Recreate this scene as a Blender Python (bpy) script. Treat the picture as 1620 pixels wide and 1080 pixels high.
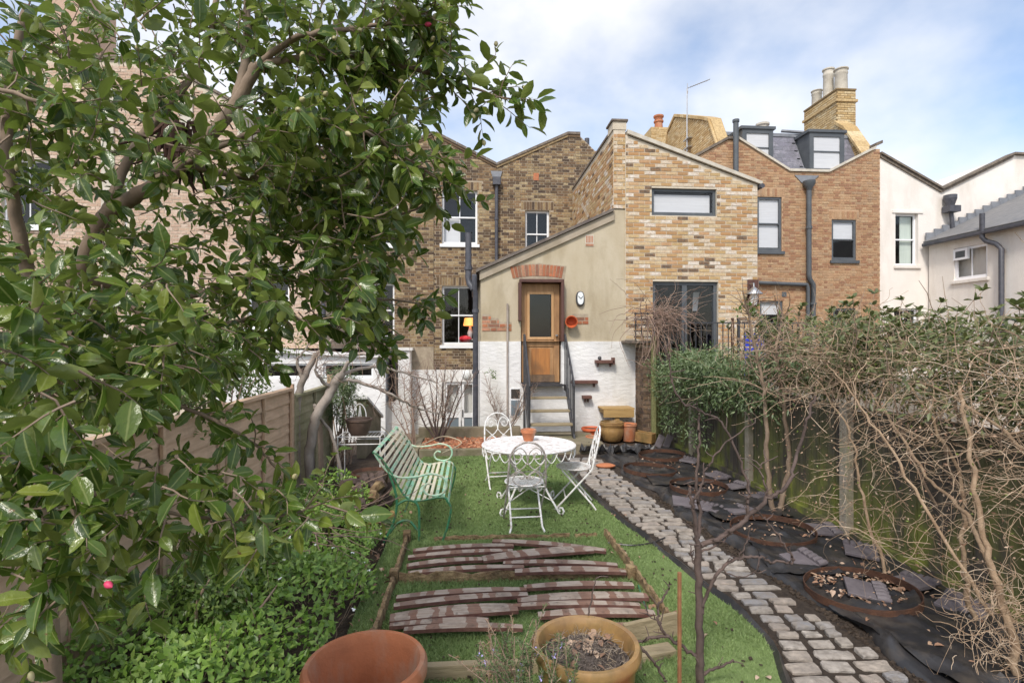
import bpy, bmesh, math, random
import numpy as np
from mathutils import Vector, Matrix, Quaternion
R = math.radians
for _o in list(bpy.data.objects): bpy.data.objects.remove(_o)
sc = bpy.context.scene
COL = sc.collection
# ------------------------------------------------------------------ camera
FPX = 850.0; EYE = 1.9; YAW = math.atan(65/850)
cd = bpy.data.cameras.new('camera'); cam = bpy.data.objects.new('camera', cd); COL.objects.link(cam)
cd.sensor_width = 36; cd.lens = FPX/1620*36; cd.clip_start = .05; cd.clip_end = 2000
cam.location = (0, 0, EYE); cam.rotation_euler = (math.pi/2, 0, -YAW); sc.camera = cam
# ------------------------------------------------------------------ sky
SUN_EL, SUN_AZ = 48, 205          # compass style: 0 = +Y, clockwise; light comes from behind the camera, a little left
w = bpy.data.worlds.new('World'); sc.world = w; w.use_nodes = True
nt = w.node_tree; nt.nodes.clear(); N = nt.nodes.new; L = nt.links.new
out = N('ShaderNodeOutputWorld'); bg = N('ShaderNodeBackground'); bg.inputs[1].default_value = .115
sky = N('ShaderNodeTexSky'); sky.sky_type = 'NISHITA'; sky.sun_disc = False
sky.sun_elevation = R(SUN_EL); sky.sun_rotation = R(SUN_AZ); sky.air_density = 1.0; sky.dust_density = 1.5; sky.ozone_density = 1.2
tc = N('ShaderNodeTexCoord'); mp = N('ShaderNodeMapping'); mp.inputs['Scale'].default_value = (1.0, 1.0, 1.5)
mp.inputs['Location'].default_value = (.35, .1, .3)
nz = N('ShaderNodeTexNoise'); nz.inputs['Scale'].default_value = 2.4; nz.inputs['Detail'].default_value = 6; nz.inputs['Roughness'].default_value = .5
rp = N('ShaderNodeValToRGB'); rp.color_ramp.elements[0].position = .38; rp.color_ramp.elements[1].position = .66
rp.color_ramp.elements[0].color = (.08, .08, .08, 1); rp.color_ramp.elements[1].color = (.95, .95, .95, 1)
mx = N('ShaderNodeMix'); mx.data_type = 'RGBA'; mx.inputs['B'].default_value = (5.0, 4.95, 4.95, 1)
L(tc.outputs['Generated'], mp.inputs[0]); L(mp.outputs[0], nz.inputs['Vector']); L(nz.outputs['Fac'], rp.inputs[0])
L(rp.outputs[0], mx.inputs['Factor']); L(sky.outputs[0], mx.inputs['A']); L(mx.outputs['Result'], bg.inputs[0]); L(bg.outputs[0], out.inputs[0])
# ------------------------------------------------------------------ sun and exposure
sd = bpy.data.lights.new('sun', 'SUN'); sd.energy = 1.5; sd.angle = R(10); sd.color = (1, .94, .86)
so = bpy.data.objects.new('sun', sd); COL.objects.link(so)
sv = Vector((math.sin(R(SUN_AZ))*math.cos(R(SUN_EL)), math.cos(R(SUN_AZ))*math.cos(R(SUN_EL)), math.sin(R(SUN_EL))))
so.rotation_euler = sv.to_track_quat('Z', 'Y').to_euler(); so.location = (-4, -6, 12)
vs = sc.view_settings; vs.view_transform = 'Standard'; vs.look = 'None'; vs.gamma = 1; vs.use_curve_mapping = False
vs.exposure = 1.06
# ------------------------------------------------------------------ survey helpers: bearings measured from the camera station
def ray(px, py):
    rx = (px-810)/FPX; ry = (540-py)/FPX
    return Vector((math.sin(YAW)+rx*math.cos(YAW), math.cos(YAW)-rx*math.sin(YAW), ry))
def at(px, py, Y):
    d = ray(px, py); t = Y/d.y; return Vector((d.x*t, Y, EYE+d.z*t))
def gr(px, py, z=0.0):
    d = ray(px, py); t = (z-EYE)/d.z; return Vector((d.x*t, d.y*t, z))
def onx(px, py, X):
    d = ray(px, py); t = X/d.x; return Vector((X, d.y*t, EYE+d.z*t))
def pd(px, py, dist):
    return Vector((0, 0, EYE)) + ray(px, py)*dist
# ------------------------------------------------------------------ object helpers
WL = {}
def link(o, parent=None):
    COL.objects.link(o)
    if parent is not None: o.parent = parent
    return o
def thing(name, label, cat, loc=(0, 0, 0), group=None):
    o = bpy.data.objects.new(name, None); o.empty_display_size = .1; link(o)
    o.location = loc; WL[o.name] = Vector(loc)
    o['label'] = label; o['category'] = cat
    if group: o['group'] = group
    return o
def tag(o, label=None, cat=None, group=None, kind=None):
    if label: o['label'] = label
    if cat: o['category'] = cat
    if group: o['group'] = group
    if kind: o['kind'] = kind
    return o
def wloc(p): return WL.get(p.name, Vector((0, 0, 0))) if p is not None else Vector((0, 0, 0))
class MB:
    def __init__(s): s.v = []; s.f = []; s.uv = None
    def quad(s, a, b, c, d):
        n = len(s.v); s.v += [tuple(a), tuple(b), tuple(c), tuple(d)]; s.f.append((n, n+1, n+2, n+3)); return s
    def poly(s, pts):
        n = len(s.v); s.v += [tuple(p) for p in pts]; s.f.append(tuple(range(n, n+len(pts)))); return s
    def box(s, x0, x1, y0, y1, z0, z1):
        n = len(s.v)
        s.v += [(x0, y0, z0), (x1, y0, z0), (x1, y1, z0), (x0, y1, z0), (x0, y0, z1), (x1, y0, z1), (x1, y1, z1), (x0, y1, z1)]
        s.f += [tuple(n+i for i in q) for q in ((0, 3, 2, 1), (4, 5, 6, 7), (0, 1, 5, 4), (1, 2, 6, 5), (2, 3, 7, 6), (3, 0, 4, 7))]; return s
    def obox(s, c, ax, ay, az):
        c = Vector(c); ax = Vector(ax); ay = Vector(ay); az = Vector(az); n = len(s.v)
        for k in (-1, 1):
            for i, j in ((-1, -1), (1, -1), (1, 1), (-1, 1)): s.v.append(tuple(c+ax*i+ay*j+az*k))
        s.f += [tuple(n+i for i in q) for q in ((0, 3, 2, 1), (4, 5, 6, 7), (0, 1, 5, 4), (1, 2, 6, 5), (2, 3, 7, 6), (3, 0, 4, 7))]; return s
    def bar(s, a, b, wd, th, up=(0, 0, 1)):
        a = Vector(a); b = Vector(b); d = (b-a); l = d.length; d.normalize(); u = Vector(up)
        sd_ = d.cross(u)
        if sd_.length < 1e-4: sd_ = d.cross(Vector((1, 0, 0)))
        sd_.normalize(); u = sd_.cross(d)
        return s.obox((a+b)/2, d*(l/2), sd_*(wd/2), u*(th/2))
    def tube(s, pts, r, n=6, cap=True):
        pts = [Vector(p) for p in pts]; m = len(pts); rs = r if isinstance(r, (list, tuple)) else [r]*m
        base = len(s.v); ref = None
        for i, p in enumerate(pts):
            d = (pts[min(i+1, m-1)]-pts[max(i-1, 0)])
            d = d.normalized() if d.length > 1e-9 else Vector((0, 0, 1))
            if ref is None:
                ref = d.cross(Vector((0, 0, 1)) if abs(d.z) < .9 else Vector((1, 0, 0)))
            ref = ref - d*ref.dot(d)
            ref = ref.normalized() if ref.length > 1e-6 else d.orthogonal().normalized()
            b = d.cross(ref)
            for k in range(n):
                a = 2*math.pi*k/n; s.v.append(tuple(p+(ref*math.cos(a)+b*math.sin(a))*rs[i]))
        for i in range(m-1):
            for k in range(n):
                k2 = (k+1) % n
                s.f.append((base+i*n+k, base+i*n+k2, base+(i+1)*n+k2, base+(i+1)*n+k))
        if cap:
            s.f.append(tuple(base+k for k in reversed(range(n)))); s.f.append(tuple(base+(m-1)*n+k for k in range(n)))
        return s
    def lathe(s, prof, n=28, c=(0, 0, 0), wob=0, seed=0, caps=True):
        base = len(s.v); rg = random.Random(seed); ph = rg.random()*6
        for (r, z) in prof:
            for k in range(n):
                a = 2*math.pi*k/n; q = r*(1+wob*math.sin(2*a+ph)); s.v.append((c[0]+q*math.cos(a), c[1]+q*math.sin(a), c[2]+z))
        for i in range(len(prof)-1):
            for k in range(n):
                k2 = (k+1) % n; s.f.append((base+i*n+k, base+i*n+k2, base+(i+1)*n+k2, base+(i+1)*n+k))
        if caps: s.f.append(tuple(base+k for k in reversed(range(n)))); s.f.append(tuple(base+(len(prof)-1)*n+k for k in range(n)))
        return s
    def ext(s, poly, d):               # closed prism: polygon of 3-D points swept by d
        d = Vector(d); P = [Vector(p) for p in poly]; n = len(s.v); m = len(P)
        s.v += [tuple(p) for p in P]+[tuple(p+d) for p in P]
        s.f.append(tuple(range(n, n+m))); s.f.append(tuple(n+m+i for i in reversed(range(m))))
        for i in range(m):
            j = (i+1) % m; s.f.append((n+i, n+m+i, n+m+j, n+j))
        return s
    def ring(s, c, r0, r1, z0, z1, n=40):
        return s.lathe([(r0, z0), (r1, z0), (r1, z1), (r0, z1), (r0, z0)], n, c, caps=False)
    def mesh(s, name, smooth=False):
        me = bpy.data.meshes.new(name); me.from_pydata([tuple(p) for p in s.v], [], s.f); me.update()
        if smooth: me.polygons.foreach_set('use_smooth', [True]*len(me.polygons))
        return me
    def build(s, name, mat, parent=None, smooth=False, bevel=0, kind=None):
        o0 = wloc(parent)
        if o0.length > 0: s.v = [(p[0]-o0.x, p[1]-o0.y, p[2]-o0.z) for p in s.v]
        me = s.mesh(name, smooth); me.materials.append(mat)
        o = bpy.data.objects.new(name, me); link(o, parent); WL[o.name] = o0
        if name != 'pane': bm = bmesh.new(); bm.from_mesh(me); bmesh.ops.recalc_face_normals(bm, faces=bm.faces); bm.to_mesh(me); bm.free()
        if bevel:
            b = o.modifiers.new('bevel', 'BEVEL'); b.width = bevel; b.segments = 2; b.limit_method = 'ANGLE'
        if smooth and hasattr(me, 'set_sharp_from_angle'): me.set_sharp_from_angle(angle=R(50))
        if kind: o['kind'] = kind
        return o
def one(name, label, cat, mb, mat, group=None, **k):
    o = mb.build(name, mat, **k); return tag(o, label, cat, group)
def struct(name, mb, mat, parent=None, **k):
    o = mb.build(name, mat, parent, **k)
    if parent is None: o['kind'] = 'structure'
    return o
def copy_tree(o, parent=None):
    c = o.copy(); link(c, parent)
    for ch in list(o.children): copy_tree(ch, c)
    return c
def curve_pts(pts, n=8):                # Catmull-Rom through points (any number of components)
    P = [np.array(p, float) for p in pts]; o = []
    for i in range(len(P)-1):
        p0 = P[max(i-1, 0)]; p1 = P[i]; p2 = P[i+1]; p3 = P[min(i+2, len(P)-1)]
        for k in range(n):
            t = k/n; o.append(.5*((2*p1)+(-p0+p2)*t+(2*p0-5*p1+4*p2-p3)*t*t+(-p0+3*p1-3*p2+p3)*t**3))
    o.append(P[-1]); return o
# ------------------------------------------------------------------ materials
def _new(name):
    m = bpy.data.materials.new(name); m.use_nodes = True; t = m.node_tree; t.nodes.clear()
    o = t.nodes.new('ShaderNodeOutputMaterial'); p = t.nodes.new('ShaderNodeBsdfPrincipled'); t.links.new(p.outputs[0], o.inputs[0])
    return m, t, p, o
def c4(c): return (c[0], c[1], c[2], 1)
def mixc(t, fac, a, b, mode='MIX'):
    m = t.nodes.new('ShaderNodeMix'); m.data_type = 'RGBA'; m.blend_type = mode
    for k, v in (('Factor', fac), ('A', a), ('B', b)):
        if isinstance(v, (int, float)): m.inputs[k].default_value = v
        elif isinstance(v, tuple): m.inputs[k].default_value = c4(v)
        else: t.links.new(v, m.inputs[k])
    return m.outputs['Result']
def coords(t, scale, mode='pos'):
    mp = t.nodes.new('ShaderNodeMapping')
    mp.inputs['Scale'].default_value = scale if isinstance(scale, tuple) else (scale,)*3
    if mode == 'pos': g = t.nodes.new('ShaderNodeNewGeometry'); t.links.new(g.outputs['Position'], mp.inputs[0])
    else: g = t.nodes.new('ShaderNodeTexCoord'); t.links.new(g.outputs[mode], mp.inputs[0])
    return mp.outputs[0]
def noise(t, scale, detail=5, rough=.6, mode='pos', lo=.35, hi=.65):
    n = t.nodes.new('ShaderNodeTexNoise'); n.inputs['Scale'].default_value = 1; n.inputs['Detail'].default_value = detail; n.inputs['Roughness'].default_value = rough
    t.links.new(coords(t, scale, mode), n.inputs['Vector'])
    r = t.nodes.new('ShaderNodeMapRange'); r.inputs['From Min'].default_value = lo; r.inputs['From Max'].default_value = hi
    t.links.new(n.outputs['Fac'], r.inputs['Value']); return r.outputs[0]
def rnd(t):
    g = t.nodes.new('ShaderNodeNewGeometry'); o = t.nodes.new('ShaderNodeObjectInfo')
    a = t.nodes.new('ShaderNodeMath'); a.operation = 'ADD'; f = t.nodes.new('ShaderNodeMath'); f.operation = 'FRACT'
    t.links.new(g.outputs['Random Per Island'], a.inputs[0]); t.links.new(o.outputs['Random'], a.inputs[1]); t.links.new(a.outputs[0], f.inputs[0]); return f.outputs[0]
def ramp(t, fac, cols, interp='CONSTANT'):
    r = t.nodes.new('ShaderNodeValToRGB'); r.color_ramp.interpolation = interp; e = r.color_ramp.elements
    while len(e) < len(cols): e.new(.5)
    for i, c in enumerate(cols): e[i].position = i/len(cols) if interp == 'CONSTANT' else i/max(1, len(cols)-1); e[i].color = c4(c)
    t.links.new(fac, r.inputs[0]); return r.outputs[0]
def bump(t, p, h, strength=.4, dist=.02):
    b = t.nodes.new('ShaderNodeBump'); b.inputs['Strength'].default_value = strength; b.inputs['Distance'].default_value = dist
    t.links.new(h, b.inputs['Height']); t.links.new(b.outputs[0], p.inputs['Normal'])
def mat(name, a, b=None, scale=6, rough=.7, bscale=None, bstr=.35, bdist=.01, metal=0, spec=.4, cols=None, dirt=None, dscale=2.5, mode='pos', lo=.35, hi=.65, coat=0):
    m, t, p, o = _new(name)
    p.inputs['Roughness'].default_value = rough; p.inputs['Metallic'].default_value = metal; p.inputs['Specular IOR Level'].default_value = spec
    c = a
    if cols: c = ramp(t, rnd(t), cols)
    if b is not None: c = mixc(t, noise(t, scale, mode=mode, lo=lo, hi=hi), c, b)
    if dirt is not None:
        d = noise(t, dscale, mode=mode, lo=.48, hi=.75); c = mixc(t, d, c, dirt)
    if isinstance(c, tuple): p.inputs['Base Color'].default_value = c4(c)
    else: t.links.new(c, p.inputs['Base Color'])
    if bscale: bump(t, p, noise(t, bscale, detail=6, mode=mode, lo=.2, hi=.8), bstr, bdist)
    if coat: p.inputs['Coat Weight'].default_value = coat; p.inputs['Coat Roughness'].default_value = .1
    return m
def brickmat(name, cols, dark=(.05, .04, .03), dk=.6, sc_=1.3, alt=(.30, .19, .10)):
    m, t, p, o = _new(name); p.inputs['Roughness'].default_value = .85; p.inputs['Specular IOR Level'].default_value = .25
    c = ramp(t, rnd(t), cols)
    c = mixc(t, noise(t, 16, 4, lo=.40, hi=.62), c, mixc(t, .5, c, alt)); c = mixc(t, noise(t, 55, 3, lo=.5, hi=.75), c, mixc(t, .45, c, dark))
    d = t.nodes.new('ShaderNodeMath'); d.operation = 'MULTIPLY'; d.inputs[1].default_value = dk; t.links.new(noise(t, sc_, 5, lo=.45, hi=.75), d.inputs[0])
    c = mixc(t, d.outputs[0], c, dark); t.links.new(c, p.inputs['Base Color'])
    bump(t, p, noise(t, 90, 4, lo=.2, hi=.8), .35, .004); return m
def leafmat(name, cols, rib=(.2, .26, .08), rough=.33, trans=.25, spec=.5, under=None, spot=False, patch=None):
    m, t, p, o = _new(name); p.inputs['Roughness'].default_value = rough; p.inputs['Specular IOR Level'].default_value = spec
    c = ramp(t, rnd(t), cols, 'LINEAR')
    c = mixc(t, noise(t, 30, 3), c, mixc(t, .25, c, (.01, .02, .005)))
    if rib:
        uv = t.nodes.new('ShaderNodeUVMap'); s = t.nodes.new('ShaderNodeSeparateXYZ'); t.links.new(uv.outputs[0], s.inputs[0])
        a = t.nodes.new('ShaderNodeMath'); a.operation = 'SUBTRACT'; a.inputs[1].default_value = .5; t.links.new(s.outputs[0], a.inputs[0])
        b = t.nodes.new('ShaderNodeMath'); b.operation = 'ABSOLUTE'; t.links.new(a.outputs[0], b.inputs[0])
        r = t.nodes.new('ShaderNodeMapRange'); r.inputs['From Min'].default_value = .02; r.inputs['From Max'].default_value = .07; r.inputs['To Min'].default_value = .6; r.inputs['To Max'].default_value = 0
        t.links.new(b.outputs[0], r.inputs[0]); c = mixc(t, r.outputs[0], c, rib)
    if patch:
        c = mixc(t, noise(t, 2.2, 5, lo=.48, hi=.85), c, patch)
    if spot:
        c = mixc(t, noise(t, 55, 3, lo=.66, hi=.72), c, (.16, .09, .03)); bump(t, p, noise(t, (70, 70, 70), 3, lo=.3, hi=.7), .25, .004)
    if under:
        g = t.nodes.new('ShaderNodeNewGeometry'); c = mixc(t, g.outputs['Backfacing'], c, under)
    t.links.new(c, p.inputs['Base Color'])
    tr = t.nodes.new('ShaderNodeBsdfTranslucent'); ms = t.nodes.new('ShaderNodeMixShader'); ms.inputs[0].default_value = trans
    tcn = mixc(t, .5, c, (.16, .26, .03)); t.links.new(tcn, tr.inputs[0])
    t.links.new(p.outputs[0], ms.inputs[1]); t.links.new(tr.outputs[0], ms.inputs[2]); t.links.new(ms.outputs[0], o.inputs[0]); return m
def glassmat(name, tint=(.98, .99, .99)):
    m, t, p, o = _new(name); t.nodes.remove(p)
    tr = t.nodes.new('ShaderNodeBsdfTransparent'); tr.inputs[0].default_value = c4(tint); gl = t.nodes.new('ShaderNodeBsdfGlossy'); gl.inputs['Roughness'].default_value = .02
    nz_ = noise(t, 1.6, 2, lo=0, hi=1); b = t.nodes.new('ShaderNodeBump'); b.inputs['Strength'].default_value = .05; b.inputs['Distance'].default_value = .05
    t.links.new(nz_, b.inputs['Height']); t.links.new(b.outputs[0], gl.inputs['Normal'])
    fr = t.nodes.new('ShaderNodeFresnel'); gg = t.nodes.new('ShaderNodeNewGeometry'); mr_ = t.nodes.new('ShaderNodeMapRange'); mr_.inputs['To Min'].default_value = 1.6; mr_.inputs['To Max'].default_value = 1/1.6; t.links.new(gg.outputs['Backfacing'], mr_.inputs[0]); t.links.new(mr_.outputs[0], fr.inputs[0]); ms = t.nodes.new('ShaderNodeMixShader')
    t.links.new(fr.outputs[0], ms.inputs[0]); t.links.new(tr.outputs[0], ms.inputs[1]); t.links.new(gl.outputs[0], ms.inputs[2]); t.links.new(ms.outputs[0], o.inputs[0]); return m
def emit(name, col, st, base=None):
    m, t, p, o = _new(name); p.inputs['Base Color'].default_value = c4(base or col); p.inputs['Emission Color'].default_value = c4(col); p.inputs['Emission Strength'].default_value = st; return m
M = {}
M['stock_dark'] = brickmat('old_stock_brick', [(.13, .085, .05), (.33, .235, .125), (.40, .29, .155), (.20, .13, .075), (.46, .36, .21), (.30, .19, .10), (.26, .17, .09), (.075, .052, .04), (.36, .26, .14), (.16, .10, .06), (.11, .075, .05)], dk=.5, alt=(.15, .10, .06))
M['stock_new'] = brickmat('yellow_stock_brick', [(.50, .36, .18), (.62, .52, .36), (.42, .27, .12), (.55, .41, .22), (.66, .58, .46), (.48, .31, .15), (.12, .09, .07), (.58, .44, .26), (.52, .32, .18), (.60, .48, .30), (.56, .38, .22), (.64, .54, .40), (.46, .26, .12), (.60, .46, .28), (.70, .64, .56), (.48, .28, .13), (.72, .66, .57), (.40, .24, .12)], dk=.12, alt=(.42, .24, .11))
M['brown'] = brickmat('brown_brick', [(.42, .25, .14), (.48, .30, .175), (.36, .19, .11), (.45, .29, .175), (.40, .27, .175), (.50, .345, .21), (.31, .16, .10)], dk=.15)
M['gable'] = brickmat('pale_yellow_brick', [(.58, .43, .22), (.64, .49, .27), (.50, .35, .16), (.66, .54, .33)], dk=.10)
M['pinkbrick'] = brickmat('pale_pink_brick', [(.60, .45, .35), (.66, .53, .43), (.52, .37, .28), (.58, .42, .31)], dk=.12, alt=(.45, .30, .22))
M['redbrick'] = brickmat('red_brick', [(.46, .14, .07), (.52, .18, .09), (.38, .12, .07), (.28, .13, .09), (.50, .24, .15)], dk=.4)
M['oldwall'] = brickmat('old_dark_brick', [(.10, .07, .055), (.15, .10, .075), (.07, .05, .045), (.18, .13, .10)], dk=.6)
M['mortar_g'] = mat('brown_mortar', (.26, .18, .09), (.20, .14, .07), 9, .95, 60, .3)
M['mortar_d'] = mat('grey_mortar', (.42, .35, .26), (.30, .245, .18), 9, .95, 60, .3)
M['mortar_l'] = mat('pale_mortar', (.62, .55, .44), (.52, .45, .35), 9, .95, 60, .3)
M['mortar_b'] = mat('tan_mortar', (.50, .34, .21), (.44, .28, .17), 9, .95, 60, .3)
M['render'] = mat('cream_render', (.44, .37, .255), (.52, .455, .34), (1.6, 1.6, .9), .9, 22, .35, .008, dirt=(.30, .24, .15), dscale=(1.6, 1.6, .55))
M['whitewash'] = mat('white_painted_masonry', (.80, .79, .77), (.71, .70, .69), 2.2, .75, (7, 7, 14), .5, .02, dirt=(.58, .56, .50), dscale=(1.6, 1.6, .5))
M['whitehouse'] = mat('cream_white_render', (.82, .77, .71), (.75, .70, .645), 1.6, .85, 30, .5, .01, dirt=(.62, .56, .49), dscale=(1.6, 1.6, .4))
M['coping'] = mat('weathered_coping', (.22, .18, .14), (.12, .10, .085), 9, .9, 30, .5)
M['stonecop'] = mat('pale_stone_coping', (.58, .54, .46), (.46, .42, .35), 6, .85, 30, .3)
M['lead'] = mat('lead_sheet', (.17, .18, .20), (.24, .25, .27), 4, .55, 12, .2)
M['slate'] = mat('slate', (.2, .2, .22), cols=[(.20, .19, .23), (.24, .23, .27), (.18, .18, .21), (.27, .26, .30)], rough=.5, bscale=30, bstr=.3, b=(.15, .15, .17), scale=12)
M['slate_grey'] = mat('grey_slate_roof', (.16, .16, .165), (.22, .215, .21), 6, .6, 20, .3)
M['felt'] = mat('roof_felt', (.12, .10, .09), (.2, .17, .14), 5, .9, 30, .4)
M['white'] = mat('white_gloss_paint', (.80, .81, .82), (.74, .75, .76), 5, .4)
M['upvc'] = mat('white_plastic_frame', (.84, .84, .86), rough=.35)
M['anth'] = mat('anthracite_frame', (.075, .085, .095), (.10, .11, .12), 4, .45)
M['pipe'] = mat('black_iron_pipe', (.055, .058, .07), (.09, .09, .105), 10, .45, 40, .2)
M['glass'] = glassmat('window_glass')
M['blind_or_reflection'] = mat('white_blind_or_reflection', (.64, .64, .66), (.58, .58, .60), (1, 1, 40), .8)
M['curtain'] = mat('pale_curtain', (.60, .66, .60), (.50, .57, .52), (25, 25, 1), .9)
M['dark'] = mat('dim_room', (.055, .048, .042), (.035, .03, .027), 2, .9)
M['door'] = mat('weathered_door_timber', (.44, .25, .115), (.31, .165, .07), (14, 14, 1.4), .55, (60, 60, 5), .3, .004, dirt=(.17, .09, .045), dscale=(3, 3, 1.2))
M['doorpale'] = mat('bleached_door_timber', (.56, .34, .17), (.44, .25, .11), (14, 14, 1.4), .6, (60, 60, 5), .3, .004)
M['doordark'] = mat('dark_brown_stained_frame', (.075, .035, .028), (.11, .05, .038), (10, 10, 1), .55)
M['steel'] = mat('dark_steel', (.045, .047, .055), (.08, .078, .08), 12, .45, metal=.3)
M['tread'] = mat('weathered_step_timber', (.33, .27, .17), (.25, .20, .12), (3, 30, 30), .8, (6, 60, 60), .5)
M['shelf'] = mat('dark_red_timber', (.11, .05, .04), (.16, .08, .06), 12, .6)
M['pine'] = mat('treated_pine', (.46, .30, .12), (.36, .23, .09), (2, 26, 26), .7, (5, 60, 60), .3)
M['lampglass'] = mat('frosted_lamp_glass', (.75, .78, .78), rough=.25)
M['terra'] = mat('terracotta', (.52, .19, .085), (.38, .14, .065), 5, .85, 60, .4, .005, dirt=(.42, .30, .22), dscale=(5, 5, 2.5))
M['terrared'] = mat('bright_terracotta', (.62, .13, .045), (.52, .11, .04), 9, .6)
M['terrain'] = mat('dusty_terracotta_inside', (.36, .16, .09), (.22, .10, .06), 5, .9, 40, .3)
M['glaze'] = mat('honey_glazed_clay', (.40, .24, .09), (.24, .14, .06), 6, .3, 20, .2, .004, dirt=(.15, .11, .045), dscale=(7, 7, 3), spec=.55)
M['olive'] = mat('olive_glazed_clay', (.20, .20, .06), (.30, .24, .09), 6, .35, 20, .2)
M['darkpot'] = mat('dark_brown_clay', (.10, .065, .05), (.14, .095, .075), 8, .6, 30, .3)
M['soil'] = mat('garden_soil', (.055, .038, .027), (.10, .072, .05), 14, .95, 45, .9, .03)
M['concrete'] = mat('mossy_concrete', (.26, .22, .155), (.18, .155, .10), 5, .9, 50, .5, .01, dirt=(.13, .13, .06), dscale=3)
M['turf'] = mat('turf_backing', (.20, .28, .095), (.16, .22, .075), 5, .9, 140, .8, .01)
M['membrane'] = mat('black_weed_membrane', (.018, .018, .020), (.036, .035, .037), 4, .40, 60, .3, .004, dirt=(.075, .062, .05), dscale=6, spec=.5)
M['cobble'] = mat('granite_sett', (.3, .28, .25), cols=[(.37, .33, .285), (.31, .29, .275), (.39, .335, .28), (.25, .245, .25), (.37, .31, .26), (.42, .38, .335)], b=(.24, .21, .18), scale=16, rough=.85, bscale=28, bstr=.7, bdist=.015)
M['rust'] = mat('rusty_hoop_iron', (.06, .030, .020), (.10, .045, .025), 15, .85, 60, .5)
M['tile'] = mat('blue_black_edging_tile', (.12, .105, .115), (.17, .15, .16), 8, .6, 30, .3)
M['fence_l'] = mat('pinkish_fence_board', (.64, .45, .31), (.50, .34, .23), (30, 3, 30), .85, (60, 6, 60), .4, .004, dirt=(.28, .22, .15), dscale=2)
M['fence_m'] = mat('pale_mossy_fence_board', (.40, .36, .24), (.30, .28, .175), (30, 3, 30), .85, (60, 6, 60), .4, .004, dirt=(.20, .22, .10), dscale=3)
def mossfence():
    m, t, p, o = _new('black_fence_board_with_moss'); p.inputs['Roughness'].default_value = .85
    c = mixc(t, noise(t, (18, 18, 1.5)), (.045, .038, .032), (.095, .08, .062))
    mo = noise(t, (2.6, 2.6, 1.1), 5, lo=.42, hi=.62); g = t.nodes.new('ShaderNodeNewGeometry'); s = t.nodes.new('ShaderNodeSeparateXYZ'); t.links.new(g.outputs['Position'], s.inputs[0])
    r = t.nodes.new('ShaderNodeMapRange'); r.inputs['From Min'].default_value = .05; r.inputs['From Max'].default_value = 1.1; r.inputs['To Min'].default_value = .95; r.inputs['To Max'].default_value = .12; t.links.new(s.outputs[2], r.inputs[0])
    k = t.nodes.new('ShaderNodeMath'); k.operation = 'MULTIPLY'; t.links.new(mo, k.inputs[0]); t.links.new(r.outputs[0], k.inputs[1])
    c = mixc(t, k.outputs[0], c, mixc(t, noise(t, 8), (.27, .30, .045), (.15, .18, .03))); t.links.new(c, p.inputs['Base Color'])
    bump(t, p, noise(t, (60, 60, 6), 5), .4, .004); return m
M['fence_r'] = mossfence()
M['post'] = mat('pale_concrete_post', (.40, .35, .28), (.31, .27, .21), 8, .9, 60, .5, dirt=(.25, .25, .14), dscale=3)
M['postg'] = mat('mossy_timber_post', (.25, .25, .11), (.18, .19, .075), (12, 12, 2), .85, 40, .4)
M['bench_d'] = mat('dark_green_iron', (.035, .16, .075), (.05, .22, .11), 25, .5, dirt=(.16, .10, .06), dscale=22)
M['slat'] = mat('chipped_mint_paint', (.3, .5, .4), cols=[(.26, .55, .38), (.66, .63, .48), (.34, .58, .42), (.58, .60, .46), (.28, .54, .38), (.62, .58, .45)], b=(.66, .58, .45), scale=9, rough=.6, lo=.50, hi=.66, dirt=(.46, .34, .23), dscale=16)
M['iron'] = mat('chipped_white_painted_iron', (.80, .80, .79), (.74, .73, .71), 14, .5, dirt=(.42, .32, .26), dscale=24, lo=.4, hi=.7)
M['ironrust'] = mat('rusted_white_painted_iron', (.62, .59, .56), (.30, .24, .20), 28, .6)
M['rotwood'] = mat('rotten_bed_timber', (.40, .29, .155), (.17, .105, .055), (12, 12, 12), .9, (30, 30, 30), 1.0, .02, dirt=(.08, .05, .03), dscale=8)
M['bark'] = mat('grey_brown_bark', (.125, .088, .075), (.07, .05, .043), (12, 12, 4), .85, 45, .6, .006)
M['barkc'] = mat('smooth_camellia_bark', (.28, .21, .15), (.19, .135, .095), (10, 10, 5), .8, 45, .4, .004)
M['barkpale'] = mat('pale_grey_bark', (.40, .345, .30), (.27, .225, .19), (9, 9, 4), .85, 40, .5, .006)
M['vine'] = mat('straw_coloured_vine', (.5, .38, .26), cols=[(.54, .41, .29), (.43, .31, .21), (.64, .52, .39), (.33, .225, .15)], rough=.8, b=(.35, .24, .15), scale=20)
M['vinestem'] = mat('flaking_vine_stem', (.40, .29, .19), (.25, .165, .10), (14, 14, 5), .85, 40, .8, .008)
M['vinedk'] = mat('reddish_twig', (.3, .2, .15), cols=[(.26, .17, .13), (.33, .23, .17), (.22, .15, .12)], rough=.8)
M['twig'] = mat('brown_twig', (.24, .17, .125), (.34, .25, .18), 14, .8)
M['chips'] = mat('red_bark_chip', (.3, .12, .06), cols=[(.42, .16, .075), (.34, .12, .06), (.50, .23, .12), (.26, .10, .055), (.46, .27, .17)], rough=.85)
M['deadleaf'] = mat('dry_fallen_leaf', (.3, .2, .12), cols=[(.36, .24, .16), (.28, .16, .10), (.46, .34, .25), (.22, .13, .085)], rough=.8)
M['camellia'] = leafmat('camellia_leaf', [(.036, .072, .010), (.068, .125, .018), (.105, .175, .024), (.048, .092, .014), (.092, .155, .024), (.17, .235, .038), (.26, .30, .05)], rib=(.32, .36, .12), rough=.24, trans=.32, under=(.19, .23, .055), spot=True)
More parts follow.
